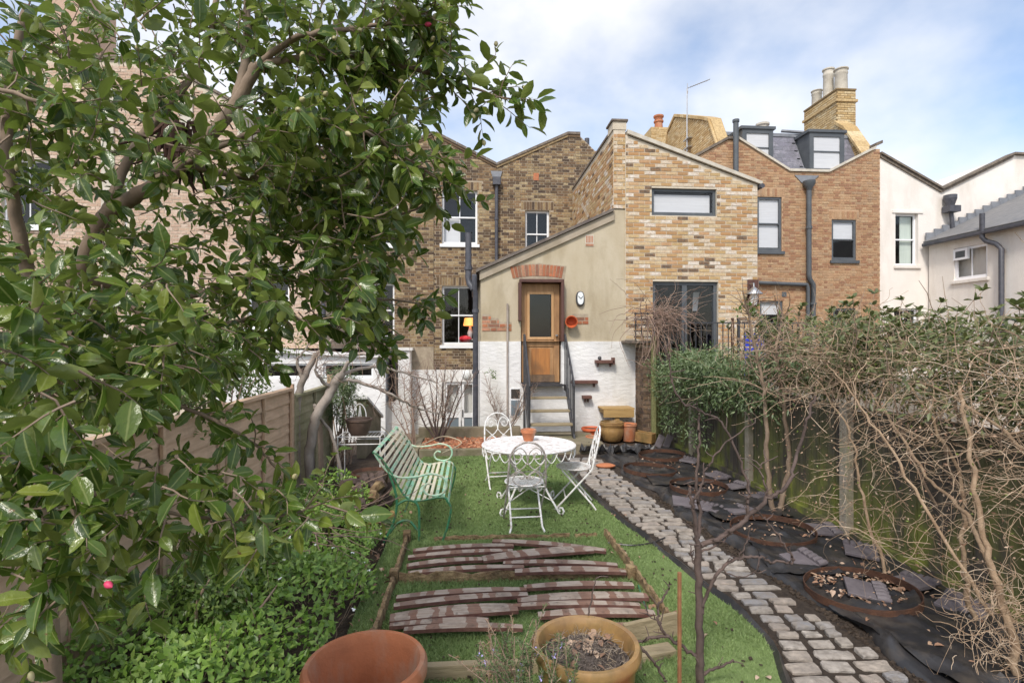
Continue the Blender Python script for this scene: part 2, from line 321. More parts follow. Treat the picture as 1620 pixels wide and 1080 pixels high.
M['ground'] = leafmat('bright_ground_cover_leaf', [(.20, .36, .06), (.30, .48, .09), (.12, .24, .045), (.38, .54, .13), (.16, .30, .05)], rib=None, rough=.4, trans=.3)
M['shrub'] = leafmat('light_green_shrub_leaf', [(.10, .17, .035), (.16, .25, .05), (.07, .13, .03), (.22, .30, .08)], rib=None, rough=.4, trans=.3)
M['jasmine'] = leafmat('grey_green_climber_leaf', [(.08, .125, .045), (.14, .20, .08), (.22, .29, .14), (.09, .145, .05), (.26, .32, .17)], rib=None, rough=.4, trans=.2)
M['rhodo'] = leafmat('dull_olive_leaf', [(.12, .15, .055), (.19, .22, .08), (.10, .115, .05), (.25, .23, .10)], rib=None, rough=.45, trans=.2)
M['grassblade'] = leafmat('artificial_grass_blade', [(.25, .36, .13), (.31, .43, .165), (.22, .32, .115), (.37, .48, .20), (.28, .38, .145)], rib=None, rough=.55, trans=.25, spec=.25, patch=(.20, .26, .10))
M['strap'] = leafmat('yellow_green_strap_leaf', [(.22, .30, .05), (.30, .38, .08), (.18, .25, .04)], rib=None, rough=.4, trans=.3)
M['rosemary'] = leafmat('rosemary_needle', [(.12, .19, .08), (.18, .26, .10), (.10, .15, .075)], rib=None, rough=.5, trans=.2)
M['bud'] = mat('pale_camellia_bud', (.50, .46, .24), (.42, .36, .20), 30, .5)
M['pink'] = mat('pink_petal', (.70, .07, .16), rough=.5)
M['lilac'] = mat('lilac_petal', (.46, .40, .75), rough=.6)
M['blue'] = mat('blue_plastic', (.03, .06, .55), rough=.35)
M['silver'] = mat('galvanised_metal', (.5, .5, .5), (.4, .4, .4), 10, .35, metal=.9)
M['greydoor'] = mat('blue_grey_panel_paint', (.16, .20, .23), rough=.5)
M['gravelly'] = mat('rear_yard_paving', (.28, .25, .21), (.2, .18, .15), 4, .95, 30, .4)
M['lampshade'] = emit('lit_orange_lampshade', (1.0, .33, .06), .75, (.8, .4, .15))
M['petalred'] = mat('red_cushion', (.65, .03, .05), rough=.8)
M['hose'] = mat('pale_hose', (.55, .48, .33), rough=.6)
M['cane'] = mat('rusty_metal_cane', (.22, .10, .045), (.30, .15, .07), 14, .8)
# ------------------------------------------------------------------ masonry helpers
class Frame:                              # a wall plane: point(u, v, n) = O + U u + z v + N n
    def __init__(s, O, U, Nn): s.O = Vector(O); s.U = Vector(U); s.N = Vector(Nn)
    def p(s, u, v, n=0): return s.O + s.U*u + Vector((0, 0, v)) + s.N*n
def front(Y): return Frame((0, Y, 0), (1, 0, 0), (0, -1, 0))
def left(X): return Frame((X, 0, 0), (0, 1, 0), (-1, 0, 0))
def wall(name, parent, fr, outline, holes, m, back=0, reveal=.14, base=0.0):
    bm = bmesh.new(); es = []
    for lp in [outline]+[[(a, c), (b, c), (b, d), (a, d)] for a, b, c, d in holes]:
        vs_ = [bm.verts.new(fr.p(u, v, base)) for u, v in lp]
        es += [bm.edges.new((vs_[i], vs_[(i+1) % len(vs_)])) for i in range(len(vs_))]
    bmesh.ops.triangle_fill(bm, use_beauty=True, use_dissolve=False, edges=es)
    for a, b, c, d in holes:
        lp = [(a, c), (b, c), (b, d), (a, d)]
        for i in range(4):
            p, q = lp[i], lp[(i+1) % 4]
            bm.faces.new([bm.verts.new(x) for x in (fr.p(*p, base), fr.p(*q, base), fr.p(*q, base-reveal), fr.p(*p, base-reveal))])
    if back:
        for i in range(len(outline)):
            p, q = outline[i], outline[(i+1) % len(outline)]
            bm.faces.new([bm.verts.new(x) for x in (fr.p(*p, base), fr.p(*q, base), fr.p(*q, base-back), fr.p(*p, base-back))])
        bm.faces.new([bm.verts.new(fr.p(*p, base-back)) for p in outline])
    bmesh.ops.remove_doubles(bm, verts=bm.verts, dist=1e-5); bmesh.ops.recalc_face_normals(bm, faces=bm.faces)
    o0 = wloc(parent); bmesh.ops.translate(bm, verts=bm.verts, vec=-o0)
    me = bpy.data.meshes.new(name); bm.to_mesh(me); bm.free(); me.materials.append(m)
    o = bpy.data.objects.new(name, me); link(o, parent); WL[o.name] = o0; return o
def spans(outline, v):
    xs = []
    for i in range(len(outline)):
        (u0, v0), (u1, v1) = outline[i], outline[(i+1) % len(outline)]
        if (v0 <= v) != (v1 <= v): xs.append(u0+(u1-u0)*(v-v0)/(v1-v0))
    xs.sort(); return [(xs[i], xs[i+1]) for i in range(0, len(xs)-1, 2)]
def cut(sp, a, b):
    o = []
    for s, e in sp:
        if b <= s or a >= e: o.append((s, e)); continue
        if a > s: o.append((s, a))
        if b < e: o.append((b, e))
    return o
BRM = {}
def brick_box(mb, fr, u, v, n, lu, lv, skew=0):
    P = lambda a, b, c: tuple(fr.p(a, b, c))
    k = len(mb.v); u0, u1, v0, v1 = u-lu/2, u+lu/2, v-lv/2, v+lv/2
    mb.v += [P(u0, v0, n-.02), P(u1, v0, n-.02), P(u1, v1, n-.02), P(u0, v1, n-.02), P(u0, v0, n+skew), P(u1, v0, n-skew), P(u1, v1, n-skew), P(u0, v1, n+skew)]
    mb.f += [tuple(k+i for i in q) for q in ((4, 5, 6, 7), (0, 1, 5, 4), (1, 2, 6, 5), (2, 3, 7, 6), (3, 0, 4, 7))]
def bricks(parent, fr, outline, holes, m, pick, bond='flemish', seed=1, cap=300, proud=.008, soldiers=(), row=.075, name='brick'):
    rg = random.Random(seed); L_ = []
    vmin = min(p[1] for p in outline); vmax = max(p[1] for p in outline)
    hs = list(holes)+[(a, b, c, d) for a, b, c, d in soldiers]
    for r in range(int((vmax-vmin)/row)):
        v = vmin+(r+.5)*row; h = row-.015
        sp = [(max(a[0], b[0]), min(a[1], b[1])) for a in spans(outline, v-h/2) for b in spans(outline, v+h/2) if min(a[1], b[1]) > max(a[0], b[0])]
        for a, b, c, d in hs:
            if v+h/2 > c+.012 and v-h/2 < d-.012: sp = cut(sp, a-.004, b+.004)
        for s, e in sp:
            u = math.floor(s/.342)*.342 + (0 if r % 2 else .171) - .342 if bond == 'flemish' else math.floor(s/.225)*.225+(0 if r % 2 else .1125)-.225
            k = 0
            while u < e:
                ln = (.225 if k % 2 == 0 else .117) if bond == 'flemish' else .225
                a = max(u, s); b = min(u+ln-.014, e)
                if b-a > .03: L_.append(((a+b)/2, v, b-a, h))
                u += ln; k += 1
    for a, b, c, d in soldiers:
        k = max(1, round((b-a)/.076))
        for i in range(k): L_.append((a+(i+.5)*(b-a)/k, (c+d)/2, (b-a)/k-.011, d-c-.008))
    L_.sort(key=lambda q: (q[0]-pick[0])**2+(q[1]-pick[1])**2)
    o0 = wloc(parent); ang = math.atan2(fr.U.y, fr.U.x)
    if 'b' not in BRM:
        t = MB(); brick_box(t, Frame((0, 0, 0), (1, 0, 0), (0, -1, 0)), 0, 0, 0, 1, 1); BRM['b'] = t
    key = m.name
    if key not in BRM:
        me = BRM['b'].mesh('brick'); me.materials.append(m); BRM[key] = me
    mb = MB()
    for i, (u, v, lu, lv) in enumerate(L_):
        n = proud+rg.uniform(-.003, .003)
        if i < cap:
            o = bpy.data.objects.new(name, BRM[key]); link(o, parent); o.location = fr.p(u, v, n)-o0
            o.scale = (lu, 1, lv); o.rotation_euler = (0, 0, ang if abs(fr.N.y) > .5 else -math.pi/2)
        else: brick_box(mb, fr, u, v, n, lu-rg.uniform(0, .004), lv-rg.uniform(0, .004), rg.uniform(-.0015, .0015))
    if mb.v: mb.build('brickwork', m, parent, kind='stuff')
def fbox(mb, fr, u0, u1, v0, v1, n0, n1):
    c = fr.p((u0+u1)/2, (v0+v1)/2, (n0+n1)/2); mb.obox(c, fr.U*((u1-u0)/2), fr.N*((n1-n0)/2), Vector((0, 0, (v1-v0)/2))); return mb
def window(parent, fr, h, m, bars=(2, 1), split=True, inset=.09, fw=.055, sill=None, backing=None, name='window'):
    a, b, c, d = h; n0, n1 = -inset-.05, -inset
    f = MB(); fbox(f, fr, a, a+fw, c, d, n0, n1); fbox(f, fr, b-fw, b, c, d, n0, n1)
    fbox(f, fr, a+fw, b-fw, d-fw, d, n0, n1); fbox(f, fr, a+fw, b-fw, c, c+fw*1.3, n0, n1)
    wd = f.build(name, m, parent, bevel=.004)
    ia, ib, ic, id_ = a+fw, b-fw, c+fw*1.3, d-fw; mid = (ic+id_)/2
    rows = [(ic, mid-.02, -.012), (mid+.02, id_, .004)] if split else [(ic, id_, 0)]
    if split:
        q = MB(); fbox(q, fr, ia, ib, mid-.02, mid+.02, n0+.004, n1+.008); q.build('meeting_rail', m, wd)
    nb = bars[0]
    for i in range(1, nb):
        u = ia+(ib-ia)*i/nb
        for r0, r1, k in rows:
            q = MB(); fbox(q, fr, u-.011, u+.011, r0, r1, n0+.01+k, n1-.012+k); q.build('glazing_bar', m, wd)
    for r0, r1, k in rows:
        for i in range(nb):
            u0 = ia+(ib-ia)*i/nb; u1 = ia+(ib-ia)*(i+1)/nb
            q = MB(); cs = [fr.p(u0, r0, n0+.022+k), fr.p(u1, r0, n0+.022+k), fr.p(u1, r1, n0+.022+k), fr.p(u0, r1, n0+.022+k)]; cs = cs if fr.U.cross(Vector((0, 0, 1))).dot(fr.N) > 0 else cs[::-1]; q.quad(*cs); q.build('pane', M['glass'], wd)
    if sill:
        q = MB(); fbox(q, fr, a-.06, b+.06, c-.09, c-.002, -inset-.05, .06); q.build('sill', sill, wd, bevel=.006)
    for bm_, f0, f1, g0, g1, dep in (backing or []):     # blinds, curtains and one imitated reflection behind the glass
        q = MB(); W_ = ib-ia; H_ = id_-ic
        fbox(q, fr, ia+W_*f0, ia+W_*f1, ic+H_*g0, ic+H_*g1, -inset-dep-.02, -inset-dep)
        q.build('blind_or_reflection' if bm_ is M['blind_or_reflection'] else 'curtain', bm_, wd)
    return wd
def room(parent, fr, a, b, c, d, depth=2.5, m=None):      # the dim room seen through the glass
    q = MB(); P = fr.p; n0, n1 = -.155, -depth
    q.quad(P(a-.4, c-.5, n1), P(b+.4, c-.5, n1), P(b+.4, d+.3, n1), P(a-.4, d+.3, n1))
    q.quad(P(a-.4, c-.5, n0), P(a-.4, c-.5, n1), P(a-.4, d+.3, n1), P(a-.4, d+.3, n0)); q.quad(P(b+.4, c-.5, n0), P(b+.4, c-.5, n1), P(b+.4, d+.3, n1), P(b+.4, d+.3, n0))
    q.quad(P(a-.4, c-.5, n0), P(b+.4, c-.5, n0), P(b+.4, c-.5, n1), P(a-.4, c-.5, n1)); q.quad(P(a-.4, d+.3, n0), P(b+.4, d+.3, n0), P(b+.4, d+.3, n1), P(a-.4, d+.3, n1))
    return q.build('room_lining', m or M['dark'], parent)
def coping(parent, fr, pts, m, th=.07, over=.06, name='coping', bandm=None, seg=.3, n1=.30):
    for i in range(len(pts)-1):
        (u0, v0), (u1, v1) = pts[i], pts[i+1]; k = max(1, round(math.hypot(u1-u0, v1-v0)/seg))
        for j in range(k):
            a = (u0+(u1-u0)*j/k, v0+(v1-v0)*j/k); b = (u0+(u1-u0)*(j+1)/k, v0+(v1-v0)*(j+1)/k)
            d = Vector((b[0]-a[0], b[1]-a[1])).normalized()*.004
            q = MB(); q.ext([fr.p(a[0]+d.x, a[1]+d.y, over), fr.p(b[0]-d.x, b[1]-d.y, over), fr.p(b[0]-d.x, b[1]-d.y+th, over), fr.p(a[0]+d.x, a[1]+d.y+th, over)], -fr.N*n1)
            q.build(name, m, parent)
        if bandm:
            q = MB(); q.ext([fr.p(u0, v0-.07, .035), fr.p(u1, v1-.07, .035), fr.p(u1, v1, .035), fr.p(u0, v0, .035)], -fr.N*.1); q.build('band_course', bandm, parent)
def pipe(parent, pts, r=.045, m=None, collars=(), name='downpipe'):
    q = MB(); q.tube(pts, r, 10); o = q.build(name, m or M['pipe'], parent, smooth=True)
    for c in collars:
        q = MB(); c = Vector(c); q.tube([c-Vector((0, 0, .035)), c+Vector((0, 0, .035))], r*1.28, 10); q.tube([c, c+Vector((0, .09, 0))], r*.4, 5); q.build('collar', m or M['pipe'], o)
    return o
YD, YM = 10.6, 15.0
# ------------------------------------------------------------------ ground
g = MB(); g.quad((-300, -60, -.82), (300, -60, -.82), (300, 700, -.82), (-300, 700, -.82)); struct('ground', g, M['gravelly'])
g = MB(); g.box(-14, 24, -10, 10.42, -.81, -.012); struct('garden_soil', g, M['soil'])
# ------------------------------------------------------------------ our house: main rear wall
h0 = thing('terraced_house', 'terraced house of dark yellow stock brick with V-shaped parapet and white sash windows', 'house', (1, YM, -.82))
F0 = front(YM)
Wn = {'g': (-.80, .12, 1.80, 3.44), 'f': (-.80, .18, 4.60, 6.10), 's': (1.52, 2.2, 4.25, 5.58)}
hol = [Wn['g'], Wn['f'], Wn['s']]
out0 = [(-1.02, 1.12), (3.5, 1.12), (3.5, 7.30), (3.05, 7.72), (2.72, 7.72), (.72, 6.80), (-.96, 7.62), (-1.02, 7.62)]
wall('wall', h0, F0, out0, hol, M['mortar_d'], back=5)
sold = [(-.95, .27, 3.455, 3.68), (-.92, .30, 6.11, 6.33), (1.40, 2.32, 5.59, 5.82)]
bricks(h0, F0, out0, hol, M['stock_dark'], (.55, 5.6), seed=3, soldiers=sold)
coping(h0, F0, [(-.96, 7.63), (.72, 6.81), (2.72, 7.73), (3.08, 7.73)], M['coping'], bandm=M['stock_dark'])
wall('basement_wall', h0, F0, [(-1.9, -.82), (.4, -.82), (.4, 1.118), (-1.9, 1.118)], [(-.72, .10, -.80, .78)], M['whitewash'], back=.3, base=.012)
q = MB(); fbox(q, F0, 1.75, 1.9, 6.42, 6.62, .0, .012); tag(q.build('brick', M['redbrick'], h0), 'single red air brick high in the wall')
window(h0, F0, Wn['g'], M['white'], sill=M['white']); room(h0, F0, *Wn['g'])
window(h0, F0, Wn['f'], M['white'], sill=M['white'], backing=[(M['blind_or_reflection'], .0, .48, .0, .5, .12)]); room(h0, F0, *Wn['f'])
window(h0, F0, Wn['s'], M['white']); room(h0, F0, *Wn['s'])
hp = at(783, 262, YM)
q = MB(); q.ext([F0.p(.55, 6.64, .02), F0.p(.87, 6.64, .02), F0.p(.80, 6.40, .02), F0.p(.62, 6.40, .02)], -F0.N*-.03); q.build('lead_chute', M['lead'], h0)
q = MB(); q.box(.60, .82, YM-.22, YM-.02, 6.22, 6.44); hop = q.build('hopper_head', M['pipe'], h0, bevel=.01)
pipe(h0, [(.71, YM-.1, 6.25), (.71, YM-.1, 3.9)], .05, collars=[(.71, YM-.1, 5.3)])
pipe(h0, [(3.34, YM+.3, 7.1), (3.34, YM+.3, 7.75)], .07, name='flue_pipe')
# basement glazed doors
bd = MB()
for a, b in ((-.72, -.66), (-.34, -.28), (-.25, -.19), (.04, .10)): fbox(bd, F0, a, b, -.80, .78, -.10, -.04)
for c, d in ((-.80, -.70), (-.22, -.10), (.70, .78)): fbox(bd, F0, -.66, -.34, c, d, -.10, -.04); fbox(bd, F0, -.19, .04, c, d, -.10, -.04)
bdo = bd.build('basement_door', M['white'], h0)
for a, b in ((-.66, -.34), (-.19, .04)):
    q = MB(); fbox(q, F0, a, b, -.70, -.22, -.08, -.065); q.build('lower_panel', M['greydoor'], bdo)
    q = MB(); q.quad(F0.p(a, -.10, -.07), F0.p(b, -.10, -.07), F0.p(b, .70, -.07), F0.p(a, .70, -.07)); q.build('pane', M['glass'], bdo)
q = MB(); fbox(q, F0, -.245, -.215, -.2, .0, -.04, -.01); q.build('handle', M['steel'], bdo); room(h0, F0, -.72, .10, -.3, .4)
q = MB(); q.lathe([(.01, 0), (.12, .01), (.13, .04), (.10, .08), (.02, .09)], 16); ob = q.build('bulkhead_light', M['lampglass'], None, smooth=True); ob.rotation_euler = (math.pi/2, 0, 0); ob.location = (-.13, YM-.01, .98)
tag(ob, 'round bulkhead light above the white basement doors', 'wall lamp')
# lamp and cushion in the ground floor room
tl = thing('table_lamp', 'lit table lamp with orange shade behind the ground floor window', 'lamp', (-.02, YM+.62, 1.9))
MB().lathe([(.16, 2.58), (.20, 2.36), (.195, 2.355), (.155, 2.575)], 20, (-.02, YM+.62, 0)).build('lamp_shade', M['lampshade'], tl, smooth=True)
MB().lathe([(.09, 1.9), (.10, 1.94), (.05, 2.0), (.085, 2.15), (.03, 2.32), (.015, 2.4)], 16, (-.02, YM+.62, 0)).build('lamp_base', M['lampglass'], tl, smooth=True)
q = MB(); q.lathe([(.03, -.10), (.15, -.06), (.19, .02), (.14, .09), (.03, .12)], 14, (-.16, YM+.45, 1.95)); one('cushion', 'red cushion on the ground floor window sill inside', 'cushion', q, M['petalred'], smooth=True)
# ------------------------------------------------------------------ our rendered rear extension
h1 = thing('rear_extension', 'cream rendered lean-to extension with timber door, white below', 'house extension', (1.6, YD, .1))
F1 = front(YD)
DR = (.985, 1.795, 1.07, 3.10)
wall('rendered_wall', h1, F1, [(.19, 1.9), (3.09, 1.9), (3.09, 4.55), (2.86, 4.55), (2.86, 4.44), (.19, 3.22)], [(DR[0], DR[1], 1.9, DR[3])], M['render'], back=4.35)
wall('white_wall', h1, F1, [(.175, -.1), (3.30, -.1), (3.30, 1.902), (.175, 1.902)], [(DR[0], DR[1], DR[2], 1.9019)], M['whitewash'], back=4.3, base=.02)
q = MB(); q.ext([F1.p(.10, 3.25, .10), F1.p(2.84, 4.50, .10), F1.p(2.84, 4.56, .10), F1.p(.10, 3.31, .10)], (0, 4.3, 0)); rf = q.build('roof', M['felt'], h1)
q = MB(); q.ext([F1.p(.17, 3.10, .05), F1.p(2.86, 4.33, .05), F1.p(2.86, 4.495, .05), F1.p(.17, 3.272, .05)], (0, .045, 0)); q.build('bargeboard', mat('weathered_bargeboard', (.30, .25, .18), (.40, .34, .26), (3, 3, 3), .85), h1)
q = MB(); q.box(.02, .12, YD-.06, YM-.1, 3.12, 3.22); q.build('gutter', M['pipe'], h1, bevel=.02)
pipe(h1, [(.07, YD-.02, 3.15), (.07, YD-.02, 2.95), (.09, YD+.02, 2.85), (.09, YD+.02, -.1)], .055, collars=[(.09, YD+.02, 2.5), (.09, YD+.02, 1.3)])
pipe(h1, [(-.05, YD+.1, 4.05), (-.05, YD+.1, 3.15), (-.03, YD+.08, 3.05), (.06, YD, 2.92)], .065, name='soil_stack', collars=[(-.05, YD+.1, 3.35)])
# arch of red bricks over the door, each a voussoir
for i in range(15):
    a0 = (i-7.5)/7.5; u = 1.345+a0*.495; lean = a0*.10; v0 = 3.20-.05*a0*a0; q = MB()
    w_ = .029; hgt = .225
    q.ext([F1.p(u-w_, v0, .012), F1.p(u+w_, v0, .012), F1.p(u+w_+lean*.5, v0+hgt, .012), F1.p(u-w_+lean*.5, v0+hgt, .012)], (0, .05, 0)); q.build('arch_brick', M['redbrick'], h1)
q = MB(); q.ext([F1.p(.83, 3.14, .004), F1.p(1.86, 3.14, .004), F1.p(1.90, 3.40, .004), F1.p(1.345, 3.455, .004), F1.p(.80, 3.40, .004)], (0, .03, 0)); q.build('arch_mortar', M['mortar_d'], h1)
# patches where the render has fallen off
for k, (O_, sd_, mt) in enumerate(((([(.22, 2.10), (.80, 2.10), (.80, 2.28), (.56, 2.29), (.54, 2.36), (.40, 2.37), (.38, 2.44), (.22, 2.44)]), 5, M['redbrick']), ([(2.02, 2.24), (2.34, 2.24), (2.34, 2.45), (2.02, 2.45)], 8, M['redbrick']))):
    q = MB(); q.ext([F1.p(u, v, .003) for u, v in O_], (0, .02, 0)); q.build('exposed_patch', M['mortar_d'], h1)
    bricks(h1, F1, O_, [], mt, (1, 2), seed=sd_, proud=.009)
q = MB(); fbox(q, F1, 2.28, 2.45, 3.80, 4.03, 0, .008); ab = q.build('air_brick', M['stonecop'], h1)
for i in range(5): q = MB(); fbox(q, F1, 2.295+i*.03, 2.312+i*.03, 3.87, 4.01, .008, .012); q.build('slot', M['terra'], ab)
q = MB(); fbox(q, F1, 2.285, 2.445, 3.805, 3.85, .008, .012); q.build('slot', M['redbrick'], ab)
# door frame and door
q = MB(); fbox(q, F1, .95, 1.83, 3.06, 3.12, -.05, .16); fbox(q, F1, 1.77, 1.83, 1.9, 3.06, -.05, .16); fbox(q, F1, .93, .985, 2.30, 3.06, -.05, .16); q.build('door_frame', M['doordark'], h1, bevel=.006)
d = MB(); n0, n1 = -.10, -.045; X0, X1, Z0, Z1 = 1.0, 1.765, 1.09, 3.05
fbox(d, F1, X0, X0+.115, Z0, Z1, n0, n1); fbox(d, F1, X1-.115, X1, Z0, Z1, n0, n1); fbox(d, F1, X0+.115, X1-.115, Z1-.16, Z1, n0, n1)
fbox(d, F1, X0+.115, X1-.115, 1.80, 1.94, n0, n1); fbox(d, F1, X0+.115, X1-.115, Z0, 1.20, n0, n1); fbox(d, F1, X0+.115, X1-.115, 1.20, 1.80, n0+.01, n1-.02)
dd = d.build('door', M['door'], h1, bevel=.006)
q = MB(); fbox(q, F1, X0+.10, X1-.10, Z0+.004, 1.235, n1-.004, n1+.012); tag(q.build('bottom_rail', mat('sun_bleached_grey_timber', (.13, .085, .055), (.20, .125, .07), (9, 9, 9), .8, 40, .4), dd, bevel=.004), 'blackened weathered bottom rail')
q = MB(); a, b, c, e = X0+.115, X1-.115, 1.94, 2.89
for r in ((a, a+.05, c, e), (b-.05, b, c, e), (a+.05, b-.05, e-.05, e), (a+.05, b-.05, c, c+.05)): fbox(q, F1, r[0], r[1], r[2], r[3], n1-.004, n1+.022)
q.build('glazing_bead', M['doorpale'], dd, bevel=.004)
q = MB(); q.quad(F1.p(a+.05, c+.05, n1-.02), F1.p(b-.05, c+.05, n1-.02), F1.p(b-.05, e-.05, n1-.02), F1.p(a+.05, e-.05, n1-.02)); q.build('pane', M['glass'], dd)
q = MB(); fbox(q, F1, 1.20, 1.575, 1.24, 1.76, n1-.012, n1-.004); q.build('lower_panel', mat('orange_door_panel', (.45, .19, .055), (.30, .13, .045), (16, 16, 1.2), .5, dirt=(.16, .085, .04), dscale=(3, 3, 2)), dd)
q = MB(); q.tube([F1.p(1.705, 2.02, n1), F1.p(1.705, 2.02, n1+.05)], .022, 10); q.lathe([(.005, 0), (.035, .01), (.035, .03), (.005, .045)], 12, F1.p(1.705, 2.0, n1+.055)); q.build('handle', M['silver'], dd, smooth=True)
q = MB(); fbox(q, F1, X0, X1, 1.07, 1.088, -.12, .05); q.build('threshold', M['steel'], h1)
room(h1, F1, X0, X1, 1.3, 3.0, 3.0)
q = MB(); fbox(q, F1, .70, .735, -.02, 2.65, .02, .055); q.build('conduit', M['barkpale'], h1)
q = MB(); fbox(q, F1, .77, .98, .42, .98, .02, .035); cw = q.build('cellar_hatch', M['white'], h1)
q = MB(); fbox(q, F1, .79, .96, .44, .74, .035, .045); q.build('lower_panel', M['greydoor'], cw)
q = MB(); fbox(q, F1, .79, .96, .78, .96, .035, .045); q.build('upper_panel', M['dark'], cw)
# things on that wall
lp = thing('bulkhead_lamp', 'oval black bulkhead lamp on the cream render right of the door', 'wall lamp', (2.17, YD, 2.75))
def oval(nm, m, rx, rz, y0, y1, par, c):
    q = MB(); P1 = [Vector((c[0]+rx*math.copysign(abs(math.cos(t))**.8, math.cos(t)), y0, c[1]+rz*math.copysign(abs(math.sin(t))**.8, math.sin(t)))) for t in [2*math.pi*k/24 for k in range(24)]]
    q.ext(P1, (0, y1-y0, 0)); return q.build(nm, m, par, bevel=.008)
oval('backplate', M['steel'], .085, .15, YD-.05, YD-.002, lp, (2.17, 2.75)); oval('lens', M['lampglass'], .062, .125, YD-.085, YD-.051, lp, (2.17, 2.755))
q = MB(); q.tube([F1.p(2.12, 2.80, .087), F1.p(2.17, 2.75, .095), F1.p(2.22, 2.80, .087)], .006, 5); q.build('guard', M['steel'], lp)
q = MB(); q.lathe([(.001, .02), (.085, .02), (.115, .16), (.122, .16), (.122, .19), (.105, .19), (.095, .05), (.001, .04)], 20); wp = q.build('wall_pot', M['terrared'], None, smooth=True)
wp.rotation_euler = (math.pi/2+.25, 0, -.2); wp.location = (2.0, YD-.02, 2.33); tag(wp, 'orange red flower pot hung sideways on the wall under the lamp', 'flower pot')
for nm, lb, u0, u1, v, bits in (('wall_shelf', 'dark timber wall shelf with a round knob, highest of the three', 2.46, 2.83, 1.50, True), ('wall_shelf', 'long dark timber wall shelf starting at the stair handrail', 1.98, 2.50, 1.10, False), ('wall_shelf', 'short dark timber wall shelf, lowest of the three', 2.20, 2.38, .80, False)):
    t = thing(nm, lb, 'shelf', (u0, YD, v), 'shelves on the white wall'); q = MB(); fbox(q, F1, u0, u1, v-.03, v+.03, .02, .17); q.build('board', M['shelf'], t, bevel=.006)
    q = MB(); fbox(q, F1, u0+.05, u0+.07, v-.10, v-.03, .02, .10); fbox(q, F1, u1-.07, u1-.05, v-.10, v-.03, .02, .10); q.build('bracket', M['shelf'], t)
    if bits:
        q = MB(); q.lathe([(.005, 0), (.035, .015), (.04, .04), (.03, .068), (.005, .08)], 12, F1.p(u0+.09, v+.031, .09)); q.build('knob', M['steel'], t, smooth=True)
        q = MB(); fbox(q, F1, u1-.03, u1+.01, v-.05, v+.08, .02, .17); q.build('end_bracket', M['shelf'], t)
t = thing('timber_shelf_seat', 'slatted pine shelf seat fixed low on the white wall', 'bench', (2.85, YD, .4))
for i in range(4): q = MB(); q.bar((2.52+.0*i, YD-.08-.10*i, .60), (3.16, YD-.08-.10*i, .60), .088, .03); q.build('slat', M['pine'], t, bevel=.004)
q = MB(); q.box(2.54, 3.14, YD-.455, YD-.43, .44, .582); q.build('apron', M['pine'], t, bevel=.004)
for u in (2.56, 3.06): q = MB(); q.box(u, u+.07, YD-.43, YD-.03, .50, .583); q.build('bearer', M['pine'], t)
q = MB(); q.box(2.78, 2.86, YD-.425, YD-.36, .13, .50); q.build('leg', M['pine'], t)
# stone end of the old boundary wall beside the fence
t = thing('old_brick_pier', 'rough dark brick end of the boundary wall beside the fence', 'wall', (3.38, 10.3, 0))
q = MB(); q.box(3.31, 3.47, 10.12, 10.58, -.05, 1.84); q.build('core', M['mortar_d'], t)
F1b = front(10.12); bricks(t, F1b, [(3.305, 0), (3.475, 0), (3.475, 1.84), (3.305, 1.84)], [], M['oldwall'], (3.4, 1), seed=12, proud=.015, row=.085)
bricks(t, left(3.31), [(10.12, 0), (10.58, 0), (10.58, 1.84), (10.12, 1.84)], [], M['oldwall'], (10.2, 1), seed=13, proud=.012, row=.085)
q = MB(); q.box(3.0, 3.52, 10.05, 10.58, 1.86, 1.92); q.build('cap_stone', M['coping'], t, bevel=.015)
# ------------------------------------------------------------------ staircase to the door
st = thing('steel_staircase', 'dark steel outside staircase with timber treads up to the door', 'staircase', (1.45, 10.0, .1))
LV = [(10.30, 1.055), (10.06, .86), (9.86, .64), (9.66, .42)]
q = MB(); q.box(1.0, 1.80, 10.36, 10.57, 1.03, 1.066); q.build('landing', M['steel'], st)
for i, (y, z) in enumerate(LV[1:]):
    q = MB(); e = .02*i; q.box(1.07-e*.5, 1.80+e, y-.10, y+.08, z-.04, z); q.build('tread', M['tread'], st, bevel=.008)
for x in (1.04, 1.84):
    q = MB(); q.bar((x, 10.50, 1.0), (x, 10.25, 1.0), .03, .12); q.bar((x, 10.25, 1.02), (x, 9.50, .13), .03, .14); q.build('stringer', M['steel'], st)
    q = MB(); q.tube([(x, 10.52, 2.03), (x, 10.40, 2.03), (x, 9.52, 1.17), (x, 9.50, 1.10)], .02, 6); q.build('handrail', M['steel'], st)
    for k in range(7):
        y = 10.44-.15*k; zr = 2.03 if y > 10.4 else 2.03-(10.40-y)*.977; zb = 1.0 if y > 10.25 else 1.0-(10.25-y)*1.187
        q = MB(); q.tube([(x, y, zb), (x, y, zr)], .011, 5); q.build('baluster', M['steel'], st)
    q = MB(); q.tube([(x, 9.52, .12), (x, 9.52, 1.17)], .02, 6); q.build('newel_post', M['steel'], st)
q = MB(); q.tube([(1.04, 10.5, .12), (1.04, 10.5, 2.03)], .018, 6); q.build('newel_post', M['steel'], st)
